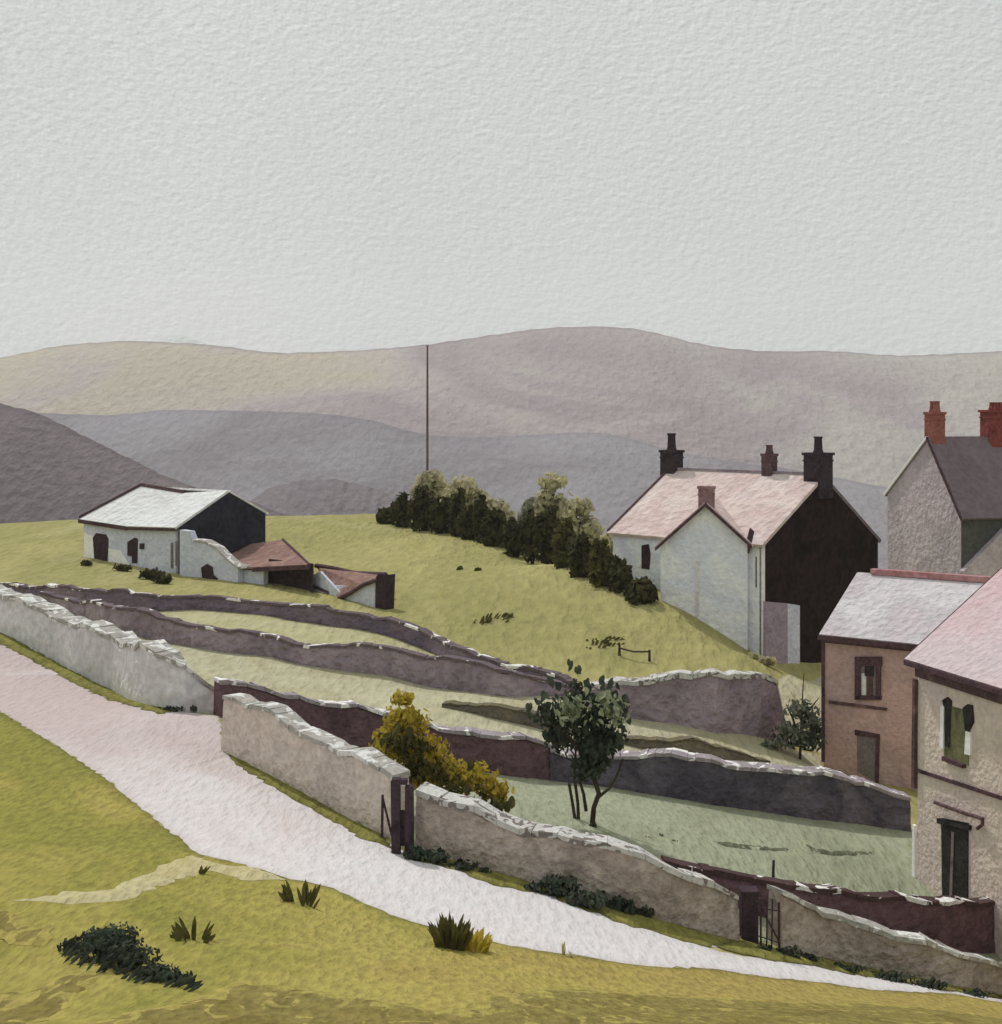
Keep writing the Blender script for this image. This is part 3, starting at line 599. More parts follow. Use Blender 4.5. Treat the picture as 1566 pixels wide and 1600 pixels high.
# --- brick house
def brick_house():
    A = P(1287, 990, 49); u = V((.80, -.59, 0)).normalized(); v = V((.59, .80, 0)).normalized()
    Lr, zr, run = 9.5, -6.08, 3.2
    zb = -14.2
    root = empty('brick_house', (A.x, A.y, zg(A.x, A.y)), 'pinkish brown brick house with pale roof and red ridge behind the tan house', 'house')
    dn = lambda p: V((p.x, p.y, zb))
    B = A+u*Lr; A2 = A+v*2*run; B2 = B+v*2*run; rA = A+v*run; rA.z = zr; rB = B+v*run; rB.z = zr
    MB().quad(dn(A), dn(B), B, A).quad(dn(A), A, rA, A2, dn(A2)).quad(dn(B), dn(B2), B2, rB, B).quad(dn(A2), A2, B2, dn(B2)).build('wall', M['brick'], root)
    s = (A-rA).normalized()*.22
    slab('roof', M['pale_roof'], root, [A+s-u*.06, B+s+u*.2, rB+u*.2, rA-u*.06], .13)
    s2 = (A2-rA).normalized()*.3
    slab('roof', M['pale_roof'], root, [A2+s2-u*.06, B2+s2+u*.2, rB+u*.2, rA-u*.06], .13)
    nf = -v
    bar('ridge', M['ridge_red'], root, rA+u*.5+UPZ*.19-v*.05, rB+u*.2+UPZ*.19-v*.05, .14, .2)
    bar('gutter', M['timber'], root, A+s-u*.08-v*.06, B+s+u*.2-v*.06, .07, .17)
    bar('eave_band', M['brown_stack'], root, A-u*.02-v*.05-UPZ*.16, B-v*.05-UPZ*.16, .05, .26)
    wn = panel('window', M['pane_grey'], root, (1344, 1036, 1372, 1086), A, nf, .02)
    for rc in ((1337, 1026, 1379, 1040), (1337, 1040, 1345, 1092), (1370, 1040, 1377, 1092), (1337, 1087, 1378, 1093)):
        panel('frame', M['timber'], wn, rc, A, nf, .09)
    panel('mullion', M['opening'], wn, (1352, 1040, 1366, 1056), A, nf, .05)
    panel('mullion', M['brown_stack'], wn, (1356, 1056, 1364, 1087), A, nf, .05)
    panel('glazing', M['w_grey'], wn, (1347, 1052, 1354, 1086), A, nf, .035)
    panel('string_course', M['brown_stack'], root, (0, 0, 0, 0), A, nf, .06, [(1296, 1099), (1386, 1110), (1386, 1106), (1296, 1094)])
    dr = panel('door', M['pane_grey'], root, (0, 0, 0, 0), A, nf, .03, [(1340, 1205), (1371, 1222), (1373, 1148), (1340, 1142)])
    panel('door_frame', M['timber'], dr, (0, 0, 0, 0), A, nf, .07, [(1337, 1148), (1375, 1153), (1375, 1147), (1337, 1140)])
    panel('door_frame', M['timber'], dr, (0, 0, 0, 0), A, nf, .07, [(1368, 1222), (1373, 1224), (1375, 1150), (1370, 1149)])
    panel('downpipe', M['timber'], root, (1284.5, 998, 1289, 1190), A, nf, .06)
brick_house()

# --- tan house nearest the viewer
def tan_house():
    A = P(1434, 1024, 36); u = V((.28, -.96, 0)).normalized(); v = V((.96, .28, 0)).normalized()
    zb = -13.6; Lr = 8.5; run = 3.4; zr = A.z+2.6
    root = empty('tan_house', (A.x, A.y, zg(A.x, A.y)), 'tan stone house with rose roof cut by the right edge, nearest the viewer', 'house')
    dn = lambda p: V((p.x, p.y, zb))
    B = A+u*Lr; A2 = A+v*2*run; B2 = B+v*2*run; rA = A+v*run; rA.z = zr; rB = B+v*run; rB.z = zr
    MB().quad(dn(A), dn(B), B, A).quad(dn(A), A, rA, A2, dn(A2)).quad(dn(B), dn(B2), B2, rB, B).quad(dn(A2), A2, B2, dn(B2)).build('wall', M['tan_wall'], root)
    s = (A-rA).normalized()*.3; s2 = (A2-rA).normalized()*.3
    slab('roof', M['rose_roof'], root, [A+s-u*.12, B+s+u*.2, rB+u*.2, rA-u*.12], .12)
    slab('roof', M['rose_roof'], root, [A2+s2-u*.12, B2+s2+u*.2, rB+u*.2, rA-u*.12], .12)
    bar('bargeboard', M['timber'], root, A+s*1.1-u*.15+UPZ*.06, rA-u*.15+UPZ*.06, .04, .16)
    bar('gutter', M['timber'], root, A+s-u*.1-v*.05, B+s+u*.2-v*.05, .06, .12)
    nf = -v
    bar('eave_band', M['brown_stack'], root, A-v*.045-UPZ*.28, B-v*.045-UPZ*.28, .04, .5)  # dark band that paints the eave's shadow onto the wall
    wn = panel('window', M['pane_olive'], root, (0, 0, 0, 0), A, nf, .02, [(1476, 1182), (1514, 1196), (1518, 1112), (1476, 1100)])
    for pl in ([(1471, 1166), (1477, 1170), (1478, 1104), (1473, 1102)], [(1510, 1178), (1519, 1180), (1520, 1145), (1512, 1142)]):
        panel('frame', M['frame_white'], wn, (0, 0, 0, 0), A, nf, .06, pl)
    for pl in ([(1479, 1166), (1486, 1168), (1488, 1095), (1482, 1089), (1474, 1094), (1477, 1106)], [(1510, 1142), (1515, 1144), (1523, 1128), (1521, 1102), (1514, 1100), (1506, 1106)]):
        panel('curtain', M['door_black'], wn, (0, 0, 0, 0), A, nf, .04, pl)
    panel('sill', M['timber'], wn, (0, 0, 0, 0), A, nf, .12, [(1478, 1188), (1510, 1200), (1510, 1194), (1478, 1181)])
    panel('string_course', M['timber'], root, (0, 0, 0, 0), A, nf, .06, [(1429, 1204), (1580, 1254), (1580, 1248), (1429, 1199)])
    dr = panel('door', M['door_black'], root, (0, 0, 0, 0), A, nf, .03, [(1474, 1425), (1513, 1440), (1514, 1286), (1472, 1278)])
    panel('door_panel', M['pane_grey'], dr, (0, 0, 0, 0), A, nf, .045, [(1486, 1400), (1490, 1402), (1493, 1300), (1489, 1299)])
    panel('door_frame', M['door_black'], dr, (0, 0, 0, 0), A, nf, .08, [(1468, 1286), (1518, 1297), (1519, 1290), (1468, 1278)])
    pp = [on_plane(x, y, A, nf)+nf*.1 for x, y in ((1466, 1253), (1490, 1262), (1515, 1271), (1530, 1275), (1541, 1279), (1541, 1288), (1533, 1294))]
    MB().tube(pp, .045, 7).build('pipe', M['brown_stack'], root)
    panel('downpipe', M['brown_stack'], root, (0, 0, 0, 0), A, nf, .09, [(1428.5, 1230), (1433, 1232), (1435, 1062), (1430.5, 1060)])
    panel('quoin', M['frame_white'], root, (0, 0, 0, 0), A, nf, .025, [(1425.5, 1400), (1431, 1405), (1430, 1290), (1427, 1288)])
    return root
tan_house()

# --- barn and sheds on the left
def barn():
    FL, FR, BR = P(131, 811, 82), P(279, 824, 76), P(415, 802, 80)
    root = empty('barn', (FR.x, FR.y, zg(FR.x, FR.y)), 'long barn with white roof, pale walls and shaded gable on the hill crest', 'barn')
    u = FR-FL; u.z = 0; u.normalize(); v = BR-FR; v.z = 0; v.normalize(); zb = -10.6
    BL = FL+(BR-FR); dn = lambda p: V((p.x, p.y, zb))
    mR = (FR+BR)/2; mR = on_plane(358, 769, mR, u); mL = (FL+BL)/2; mL = on_plane(222, 762, mL+u*1.3, v)
    MB().quad(dn(FL), dn(FR), FR, FL).quad(dn(FL), FL, mL, BL, dn(BL)).quad(dn(BL), BL, BR, dn(BR)).build('wall', M['grey_wall'], root, recalc=False)
    MB().prism([dn(FR), dn(BR), BR, mR, FR], -u*.25).build('gable_wall', M['barn_black'], root)['label'] = 'gable end painted black for shade'
    s = (FR-mR).normalized()*.2; s2 = (BR-mR).normalized()*.2
    mid = (mL+mR)/2+V((0, 0, -.28)); ml2 = (FL+FR)/2+V((0, 0, -.16))
    slab('roof', M['barn_roof'], root, [FL+s-u*.15, ml2+s, mid, mL], .12)
    slab('roof', M['barn_roof'], root, [ml2+s, FR+s+u*.02, mR+u*.02, mid], .12)
    slab('roof', M['barn_roof'], root, [BL+s2-u*.15, BR+s2+u*.02, mR+u*.02, mL], .12)
    bar('bargeboard', M['timber'], root, FL+s-u*.2+UPZ*.12, mL+UPZ*.14, .06, .32)
    bar('ridge', M['brown_stack'], root, mL+UPZ*.16, mid+UPZ*.16, .1, .2)
    bar('gutter', M['timber'], root, FL+s-u*.2-UPZ*.02, ml2+s-UPZ*.03, .07, .22)
    bar('gutter', M['timber'], root, ml2+s-UPZ*.03, FR+s-UPZ*.02, .06, .16)
    nf = wall_n(FL, FR)
    panel('door', M['opening'], root, (0, 0, 0, 0), FL, nf, .04, [(149, 885), (168, 889), (170, 842), (166, 835), (151, 833), (146, 840)])
    panel('window', M['opening'], root, (0, 0, 0, 0), FL, nf, .04, [(200, 868), (207, 869), (207, 880), (215, 880), (216, 842), (211, 840), (200, 847)])
    panel('window', M['opening'], root, (219, 849, 226, 858), FL, nf, .04)
    panel('downpipe', M['pane_grey'], root, (268, 848, 271, 888), FL, nf, .05)
    panel('downpipe', M['pane_grey'], root, (275, 846, 277, 884), FL, nf, .05)
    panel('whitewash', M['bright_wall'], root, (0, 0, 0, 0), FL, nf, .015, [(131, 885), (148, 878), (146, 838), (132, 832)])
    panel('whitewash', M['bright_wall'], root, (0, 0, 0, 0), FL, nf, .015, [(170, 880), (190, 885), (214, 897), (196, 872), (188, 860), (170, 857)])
    panel('hatch', M['frame_white'], root, (350, 816, 362, 820), FR, u, .03, [(352, 819), (361, 819), (361, 815), (352, 817)])
    # pale lean-to wing in front of the gable
    a = P(281, 826, 75.6); b = P(372, 872, 73.2)
    nw = wall_n(a, b); D0 = a
    pl = [(281, 930), (372, 930), (372, 888), (352, 872), (338, 858), (318, 848), (302, 846), (296, 830), (281, 828)]
    q = [on_plane(x, y, a, nw) for x, y in pl]
    MB().prism(q, -nw*.4).build('wing_wall', M['grey_wall'], root)
    t = [on_plane(x, y, a, nw) for x, y in ((300, 845), (320, 847), (340, 858), (354, 873), (374, 889))]
    mb = MB()
    for i in range(len(t)-1): mb.prism([t[i]+nw*.1, t[i+1]+nw*.1, t[i+1]-nw*.5, t[i]-nw*.5], V((0, 0, .1)))
    mb.build('wing_roof', M['c_grey'], root)
    panel('opening', M['opening'], root, (0, 0, 0, 0), a, nw, .04, [(325, 918), (338, 918), (341, 904), (334, 898), (333, 886), (324, 881), (315, 887), (317, 906)])
barn()
def open_shed():
    a, b = P(368, 890, 74), P(489, 884, 70)
    nw = wall_n(a, b); b = on_plane(489, 884, a, nw); zb = -10.8; dn = lambda p: V((p.x, p.y, zb))
    root = empty('open_shed', (a.x, a.y, zg(a.x, a.y)), 'open fronted shed with red roof between the barn and smallest shed', 'shed')
    bk = -nw*4.0
    hl, hr = on_plane(346, 858, a+bk, nw), on_plane(442, 846, a+bk, nw)
    MB().prism([V((a.x, a.y, zb)), V(on_plane(412, 930, a, nw).to_2d().to_3d())+V((0, 0, zb)), on_plane(412, 892, a, nw), a], -nw*.3).build('wall', M['grey_wall'], root)
    MB().quad(dn(a), a, hl, dn(hl)).quad(dn(hl), hl, hr, dn(hr)).quad(dn(hr), hr, b, dn(b)).build('back_wall', M['opening'], root, recalc=False)
    c0, c1 = on_plane(420, 905, a-nw*.6, nw), on_plane(488, 890, a-nw*.6, nw)
    MB().prism([dn(c0), dn(c1), V((c1.x, c1.y, b.z)), V((c0.x, c0.y, b.z))], -nw*.1).build('front_shade', M['opening'], root)  # dark panel painting the shade inside the open front
    slab('roof', M['red_roof'], root, [a+nw*.25, b+nw*.25, hr, hl], .1)
    bar('bargeboard', M['timber'], root, b+nw*.25+UPZ*.04, hr+UPZ*.06, .06, .2)
    bar('gutter', M['timber'], root, a.lerp(b, .3)+nw*.3-UPZ*.05, b+nw*.3-UPZ*.05, .06, .2)
    panel('roof_patch', M['barn_roof'], root, (0, 0, 0, 0), a, nw, .3, [(368, 889), (392, 887), (392, 882), (362, 884)])
    panel('downpipe', M['timber'], root, (366, 886, 370, 930), a, nw, .08)
open_shed()
def small_shed():
    a, b = P(486, 912, 71.0), P(587, 958, 66.5)
    nw = wall_n(a, b); zb = -10.9
    q = lambda x, y, o=0: on_plane(x, y, a-nw*o, nw)
    root = empty('small_shed', (b.x, b.y, zg(b.x, b.y)), 'smallest grey shed with patched red roof and dark end beside the wall', 'shed')
    pl = [(432, 960), (586, 980), (586, 906), (560, 914), (535, 930), (525, 920), (500, 893), (486, 900), (462, 908), (436, 922)]
    MB().prism([q(*p) for p in pl], -nw*.14).build('wall', M['grey_wall'], root)
    MB().prism([q(500, 960, .16), q(556, 970, .16), q(556, 915, .16), q(520, 915, .16)], -nw*1.4).build('back_wall', M['grey_wall'], root)
    MB().prism([q(496, 888, 1.7), q(528, 934, -.12), q(546, 926, -.12), q(564, 914, -.12), q(588, 905, -.12), q(590, 899, 1.7), q(550, 894, 1.7)], V((0, 0, .07))).build('roof', M['red_roof'], root)
    MB().tube([q(529, 935, -.14), q(547, 927, -.14), q(565, 915, -.14), q(589, 906, -.14)], .09, 6).build('gutter', M['timber'], root)
    MB().tube([q(494, 884, 1.7), q(520, 888, 1.7), q(556, 896, 1.7), q(603, 898, 1.7)], .13, 6).build('ridge', M['timber'], root)
    MB().prism([q(586, 976, -.05), q(601, 982, -.05), q(604, 898, -.05), q(588, 900, -.05)], -nw*.5).build('end_wall', M['opening'], root)  # side wall in shade, its shade painted as a dark colour
    MB().prism([q(480, 913, -.02), q(514, 928, -.02), q(514, 924, -.02), q(482, 909, -.02)], nw*.06).build('rail', M['timber'], root)
small_shed()

# ------------------------------------------------------------------ trees, shrubs, tufts
def dab(mb, c, nrm, up, ln, wd):
    """one leaf: a pointed oval folded along its midrib"""
    nrm = nrm.normalized(); t = (up-nrm*up.dot(nrm))
    t = t.normalized() if t.length > 1e-3 else nrm.orthogonal().normalized()
    s = nrm.cross(t)
    b = len(mb.v); f = nrm*wd*.25
    mb.v += [tuple(c-t*ln*.5), tuple(c+s*wd*.42-t*ln*.2-f), tuple(c+s*wd*.5+t*ln*.12-f), tuple(c+s*wd*.25+t*ln*.4-f*.5), tuple(c+t*ln*.5), tuple(c-s*wd*.25+t*ln*.4-f*.5), tuple(c-s*wd*.5+t*ln*.12-f), tuple(c-s*wd*.42-t*ln*.2-f)]
    mb.f += [(b, b+1, b+2, b+3, b+4), (b, b+4, b+5, b+6, b+7)]
def rdir(r):
    while True:
        v = V((r.uniform(-1, 1), r.uniform(-1, 1), r.uniform(-1, 1)))
        if .05 < v.length < 1: return v.normalized()
def foliage(lobes, n, size, r, shell=.55, lean=(0, 0, 1), rand=.7):
    """lobes: (centre, (rx, ry, rz)); leaves spread through each lobe, thinning inward"""
    mb = MB(); wts = [l[1][0]*l[1][2] for l in lobes]; tot = sum(wts)
    for (c, rad), w_ in zip(lobes, wts):
        for _ in range(max(4, int(n*w_/tot))):
            d = rdir(r); q = r.uniform(shell, 1.05)
            p = V(c)+V((d.x*rad[0], d.y*rad[1], d.z*rad[2]))*q
            s = size*r.uniform(.6, 1.25)
            dab(mb, p, d+rdir(r)*rand, V(lean)+rdir(r)*.8, s*1.3, s*.8)
    return mb
# dark hedge shrubs running down the hill
HEDGE = [(603,814,797,10),(630,819,769,13),(662,823,759,17),(690,826,776,14),(715,832,762,10),(733,840,790,14),(751,844,774,9),(775,850,793,15),(806,860,810,16),(832,866,803,14),(856,872,788,15),(882,884,808,14),(910,898,836,16),(940,912,846,15),(968,920,872,14),(1000,938,905,18)]
NTH = ['first','second','third','fourth','fifth','sixth','seventh','eighth','ninth','tenth','eleventh','twelfth','thirteenth','fourteenth','fifteenth','sixteenth']
for i, (px, pb, pt, hw) in enumerate(HEDGE):
    r = random.Random(100+i)
    kx = (px-CX)/F_PX
    D = np.interp(px, [600, 760, 880, 940, 1020], [98, 86, 73, 66, 62])
    D = min(D, ground(px, pb+3).y + .6)
    k = D/F_PX; x = kx*D; base = zg(x, D); ht = max(1.0, (pb-pt)*k); c0 = P(px, pb, D)
    base = min(base, c0.z+.3)
    root = empty('hedge_shrub', (x, D, base), '%s dark shrub from the telegraph pole end of the hill hedge' % NTH[i], 'shrub', 'dark shrubs of the hill hedge')
    top = -(pt-HY)*k; mid = (top+c0.z)/2
    hw *= 1.35
    lobes = [(V((x, D, mid)), (hw*k*.95, hw*k*.8, (top-c0.z)*.5)), (V((x, D-.3, c0.z+.3)), (hw*k*1.1, .8, .7)), (V((x+r.uniform(-.3, .3), D, top-.4)), (hw*k*.42, hw*k*.5, .45)),
             (V((x-hw*k*.5, D-.2, mid-.1)), (hw*k*.6, .6, (top-c0.z)*.36)), (V((x+hw*k*.5, D-.2, mid-.2)), (hw*k*.6, .6, (top-c0.z)*.36))]
    mt = M['foliage_brown'] if i in (11, 13) else M['foliage_dark']
    foliage(lobes, 700, .36, r, .1, lean=(0, 0, 1)).build('foliage', mt, root, recalc=False)
    MB().tube([(x, D, base-.2), (x, D, mid)], [.12, .05], 6).build('stem', M['bark'], root)
CROWNS = [(674,800,733,32,36,'rounded pale olive tree under the telegraph pole','olive'),(726,815,742,36,30,'broad pale olive tree right of the telegraph pole','olive'),
          (772,835,776,32,24,'low pale olive tree in the dip of the hill hedge','olive'),(834,840,776,24,24,'small grey green tree left of the tallest olive crown','grey'),
          (864,845,737,30,40,'tallest pale olive tree behind the middle of the hedge','olive'),(906,872,776,32,40,'pale olive tree between the tallest crown and white house','olive'),
          (958,885,832,24,20,'little olive tree against the corner of the white house','olive')]
for i, (px, pb, pt, hw, _, lab, mk) in enumerate(CROWNS):
    r = random.Random(300+i); D = float(np.interp(px, [600, 760, 900, 1020], [102, 90, 76, 68.5])); k = D/F_PX
    x = (px-CX)/F_PX*D; base = zg(x, D)-.1
    root = empty('olive_tree', (x, D, base), lab, 'tree', 'pale trees behind the hill hedge')
    top = -(pt-HY)*k; bot = -(pb-HY)*k; w_ = hw*k
    lobes = [(V((x, D, top-w_*.6)), (w_*.8, w_*.8, w_*.6)), (V((x-w_*.4, D, (top+bot)/2-.2)), (w_*.7, w_*.7, (top-bot)*.35)), (V((x+w_*.5, D, (top+bot)/2-.4)), (w_*.7, w_*.7, (top-bot)*.35)), (V((x, D, bot+.5)), (w_*.8, w_*.7, (top-bot)*.3))]
    foliage(lobes, 1300, .34, r, .2, rand=.5).build('crown', M['foliage_sage'] if mk == 'grey' else M['foliage_olive'], root, recalc=False)
    MB().tube([(x, D, base-.2), (x+.1, D, (base+bot)/2+.4), (x, D, top-w_)], [.2, .15, .05], 7).build('trunk', M['bark'], root)
# telegraph pole
D = 101; x = (668-CX)/F_PX*D; bz = zg(x, D)
root = empty('telegraph_pole', (x, D, bz), 'thin tall dark pole rising behind the hill hedge against the far hills', 'pole')
MB().tube([(x, D, bz-.3), (x, D, -(642-HY)/F_PX*D), (x, D, -(541-HY)/F_PX*D)], [.10, .085, .065], 8).build('pole', M['pole'], root)
MB().box((x, D, -(541-HY)/F_PX*D), (.08, 0, 0), (0, .08, 0), .06).build('pole_cap', M['pole'], root)

def big_dabs(rx, pts_, D, size, r, depth, per=1):
    mb = MB(); k = D/F_PX
    for (px, py) in pts_:
        for _ in range(per):
            c = P(px, py, D)+V((0, r.uniform(-depth, depth), 0))
            dab(mb, c, V((0, -1, .2))+rdir(r)*.6, V((r.uniform(-.7, .7), 0, 1)), size*k*r.uniform(.8, 1.3)*1.25, size*k*r.uniform(.55, .85))
    return mb
# dark garden tree with several thin stems
def dark_tree():
    r = random.Random(41); b = ground(925, 1288); D = b.y; k = D/F_PX
    q = lambda px, py, dy=0: P(px, py, D)+V((0, dy, 0))
    root = empty('garden_tree', b, 'dark green garden tree with several thin stems behind the roadside wall', 'tree')
    tr = MB().tube([q(925, 1296), q(928, 1262), q(936, 1240), q(925, 1205), q(918, 1170), q(915, 1120), q(905, 1075), q(896, 1060)], [.07, .06, .06, .065, .055, .045, .03, .02], 8)
    tr.tube([q(936, 1245), q(952, 1232), q(965, 1215, .2), q(975, 1190, .3)], [.04, .035, .03, .02], 6)
    tr.tube([q(922, 1190), q(890, 1150, -.3), q(860, 1125, -.4)], [.05, .04, .015], 6).tube([q(918, 1170), q(950, 1130, .3), q(985, 1120, .4)], [.05, .035, .012], 6)
    tr.build('trunk', M['bark'], root)
    for a_ in ([(900, 1288), (896, 1262), (890, 1228)], [(905, 1287), (904, 1260), (898, 1215), (902, 1160)], [(917, 1272), (913, 1245), (907, 1225), (910, 1190)]):
        MB().tube([q(x_, y_, .25) for x_, y_ in a_], [.045, .04, .035, .02][:len(a_)], 6).build('stem', M['bark'], root)
    lob = lambda px, py, hx, hy: (q(px, py), (hx*k, hx*k*.8, hy*k))
    foliage([lob(925, 1172, 46, 34), lob(872, 1150, 34, 28), lob(895, 1125, 36, 30), lob(952, 1155, 32, 28), lob(915, 1202, 32, 22), lob(930, 1130, 36, 30), lob(922, 1165, 30, 40)], 1500, .15, r, .05).build('foliage', M['foliage_green'], root, recalc=False)
    foliage([lob(900, 1090, 44, 26), lob(950, 1100, 36, 30), lob(858, 1112, 30, 24)], 330, .16, r, .2).build('upper_foliage', M['foliage_green'], root, recalc=False)
    lf = [lob(950, 1100, 30, 26), lob(892, 1098, 34, 24), lob(935, 1080, 26, 14)]
    foliage([(c_+V((0, -.75, 0)), (a_[0]*1.1, .3, a_[2]*1.1)) for c_, a_ in lf], 190, .15, r, .1).build('light_foliage', M['foliage_pale'], root, recalc=False)
    big_dabs(0, [(890, 1036), (905, 1052), (862, 1066), (872, 1072), (918, 1072), (942, 1066), (955, 1070), (850, 1085), (960, 1085), (975, 1088), (970, 1098), (826, 1104), (828, 1118), (838, 1122), (972, 1136), (968, 1155), (978, 1118)], D, 13, r, .5, 2).build('outer_leaves', M['foliage_green'], root, recalc=False)
    g = ground(928, 1293); tag(foliage([(g+V((0, 0, .06)), (.1, .1, .08))], 30, .08, r, .1).build('clump', M['foliage_green'], None, recalc=False), 'tiny round dark clump at the foot of the garden tree', 'plant')
dark_tree()
def golden_bush():
    r = random.Random(52); D = 31.5; k = D/F_PX
    q = lambda px, py, dy=0: P(px, py, D)+V((0, dy, 0))
    bx = q(680, 1250); root = empty('golden_bush', (bx.x, bx.y, zg(bx.x, bx.y)), 'golden olive bush sprawling over the wall behind the double gatepost', 'bush')
    lob = lambda px, py, hx, hy: (q(px, py), (hx*k, hx*k*.8, hy*k))
    foliage([lob(630, 1092, 20, 14), lob(635, 1125, 42, 26), lob(625, 1165, 48, 36), lob(665, 1180, 45, 36), lob(690, 1210, 50, 30), lob(735, 1215, 46, 26), lob(650, 1210, 46, 26), lob(775, 1235, 30, 22)], 3000, .135, r, .1).build('foliage', M['foliage_gold'], root, recalc=False)
    foliage([(p[0]+V((0, -.5, 0)), p[1]) for p in [lob(645, 1160, 40, 24), lob(660, 1195, 44, 24), lob(710, 1225, 50, 20), lob(760, 1248, 44, 16), lob(690, 1245, 44, 14), lob(620, 1150, 30, 20)]], 620, .12, r, .3).build('dark_foliage', M['foliage_brown'], root, recalc=False)
    big_dabs(0, [(800, 1254), (793, 1262), (780, 1266), (620, 1138), (640, 1140), (735, 1195)], D-.6, 15, r, .2, 2).build('outer_leaves', M['foliage_brown'], root, recalc=False)
    z0 = zg(bx.x, bx.y)
    MB().tube([V((bx.x, bx.y, z0-.1)), q(660, 1210), q(640, 1165), q(630, 1120)], [.09, .06, .04, .02], 7).tube([q(660, 1215), q(700, 1205), q(740, 1215)], [.05, .03, .02], 6).build('stem', M['bark'], root)
golden_bush()
def grey_bush():
    r = random.Random(63); b = ground(1245, 1185); D = b.y; k = D/F_PX
    q = lambda px, py, dy=0: P(px, py, D)+V((0, dy, 0)); lob = lambda px, py, hx, hy: (q(px, py), (hx*k, hx*k*.8, hy*k))
    root = empty('bush', b, 'loose grey green bush against the left corner of the brick house', 'bush')
    foliage([lob(1255, 1150, 34, 20), lob(1230, 1140, 26, 16), lob(1268, 1125, 20, 20), lob(1220, 1160, 26, 10), lob(1195, 1166, 24, 6), lob(1250, 1110, 30, 18)], 620, .18, r, .1).build('foliage', M['foliage_grey'], root, recalc=False)
    foliage([lob(1258, 1158, 34, 16), lob(1275, 1140, 16, 20)], 260, .17, r, .1).build('dark_foliage', M['foliage_green'], root, recalc=False)
    mb = MB()
    for a_ in ([(1250, 1190), (1252, 1130), (1256, 1052)], [(1248, 1150), (1238, 1120), (1228, 1100)], [(1252, 1140), (1264, 1110), (1280, 1090)]): mb.tube([q(*p) for p in a_], [.05, .035, .012], 6)
    mb.build('stem', M['bark'], root)
grey_bush()
def tuft(px, pb, hpx, wpx, nb, mat, label, seed, spread=1.0, wd=.05, name='grass_tuft', group='dark tufts in the foreground grass', lean=0, root_w=.28, kind=None):
    r = random.Random(seed); b = ground(px, pb); k = b.y/F_PX; mb = MB()
    for i in range(nb):
        o = r.uniform(-1, 1); x = b.x+o*wpx*k*root_w; y = b.y+r.uniform(-.25, .25)*wpx*k; z = zg(x, y)
        h = hpx*k*(1-.55*o*o)*r.uniform(.55, 1.05); d = V((o*spread*.55+lean+r.uniform(-.25, .25), r.uniform(-.3, .2), 1)).normalized()
        s = d.cross(V((0, -1, 0))).normalized(); s = (s+V((0, r.uniform(-.6, .6), 0))).normalized(); w_ = wd*r.uniform(.6, 1.4)
        p = [V((x, y, z-.03))+d*h*t+V((o*.12*h*t*t, 0, -.05*h*t*t)) for t in (0, .4, .75, 1)]
        n0 = len(mb.v)
        for t, ww in ((0, .5), (1, 1), (2, .8)): mb.v += [tuple(p[t]-s*w_*ww), tuple(p[t]+s*w_*ww)]
        mb.v.append(tuple(p[3])); mb.f += [(n0, n0+1, n0+3, n0+2), (n0+2, n0+3, n0+5, n0+4), (n0+4, n0+5, n0+6)]
    if kind: return tag(mb.build(name, mat, None, recalc=False), kind=kind)
    return tag(mb.build(name, mat, None, recalc=False), label, 'plant', group)
tuft(476, 1414, 56, 70, 17, M['foliage_brown'], 'fan shaped dark tuft on the near edge of the white road', 1, 1.0, .034, root_w=.36)
tuft(300, 1470, 44, 62, 22, M['foliage_brown'], 'small brown green tuft just above the largest dark shrub', 2, 1.5, .028, root_w=.4)
tuft(705, 1482, 68, 70, 110, M['foliage_brown'], 'dense upright olive tuft at the road edge below the roadside wall', 3, .6, .03)
tuft(735, 1484, 46, 80, 70, M['foliage_gold'], 'golden spray of grass beside the dense upright olive tuft', 4, 1.2, .03)
tuft(315, 1366, 24, 14, 5, M['foliage_brown'], 'tiny sprig where the worn path meets the road', 5, 1.0, .03, lean=.4)
tuft(880, 1492, 34, 8, 4, M['foliage_olive'], 'thin pale grass sprig standing at the near road edge', 6, .4, .022)
tuft(894, 1496, 20, 6, 3, M['foliage_olive'], 'shortest pale grass sprig beside the thin one at the road', 7, .4, .02)
def low_shrub():
    r = random.Random(77); b = ground(190, 1520); D = b.y; k = D/F_PX
    root = empty('low_shrub', b, 'largest dark green spreading shrub in the left foreground meadow', 'shrub')
    def lob(px, pb, hx, hy):
        g = ground(px, pb); return (g+V((0, 0, hy*k*.5)), (hx*k, hx*k*.7, hy*k*.75))
    foliage([lob(165, 1500, 44, 40), lob(115, 1488, 26, 20), lob(205, 1515, 46, 34), lob(245, 1532, 36, 22), lob(285, 1535, 20, 12), lob(150, 1475, 28, 22), lob(185, 1490, 40, 40)], 3200, .06, r, .05, lean=(.6, 0, .6)).build('foliage', M['foliage_green'], root, recalc=False)
    mb = MB()
    for i in range(60):
        px = r.uniform(95, 300); g = ground(px, np.interp(px, [90, 200, 300], [1496, 1530, 1545])+r.uniform(-8, 8))
        d = V((r.uniform(.3, 1), -.1, r.uniform(.4, .9))).normalized(); h = r.uniform(.12, .25)
        dab(mb, g+d*h*.5, V((0, -1, .5)), d, h, .045)
    mb.build('sprigs', M['foliage_green'], root, recalc=False)
low_shrub()
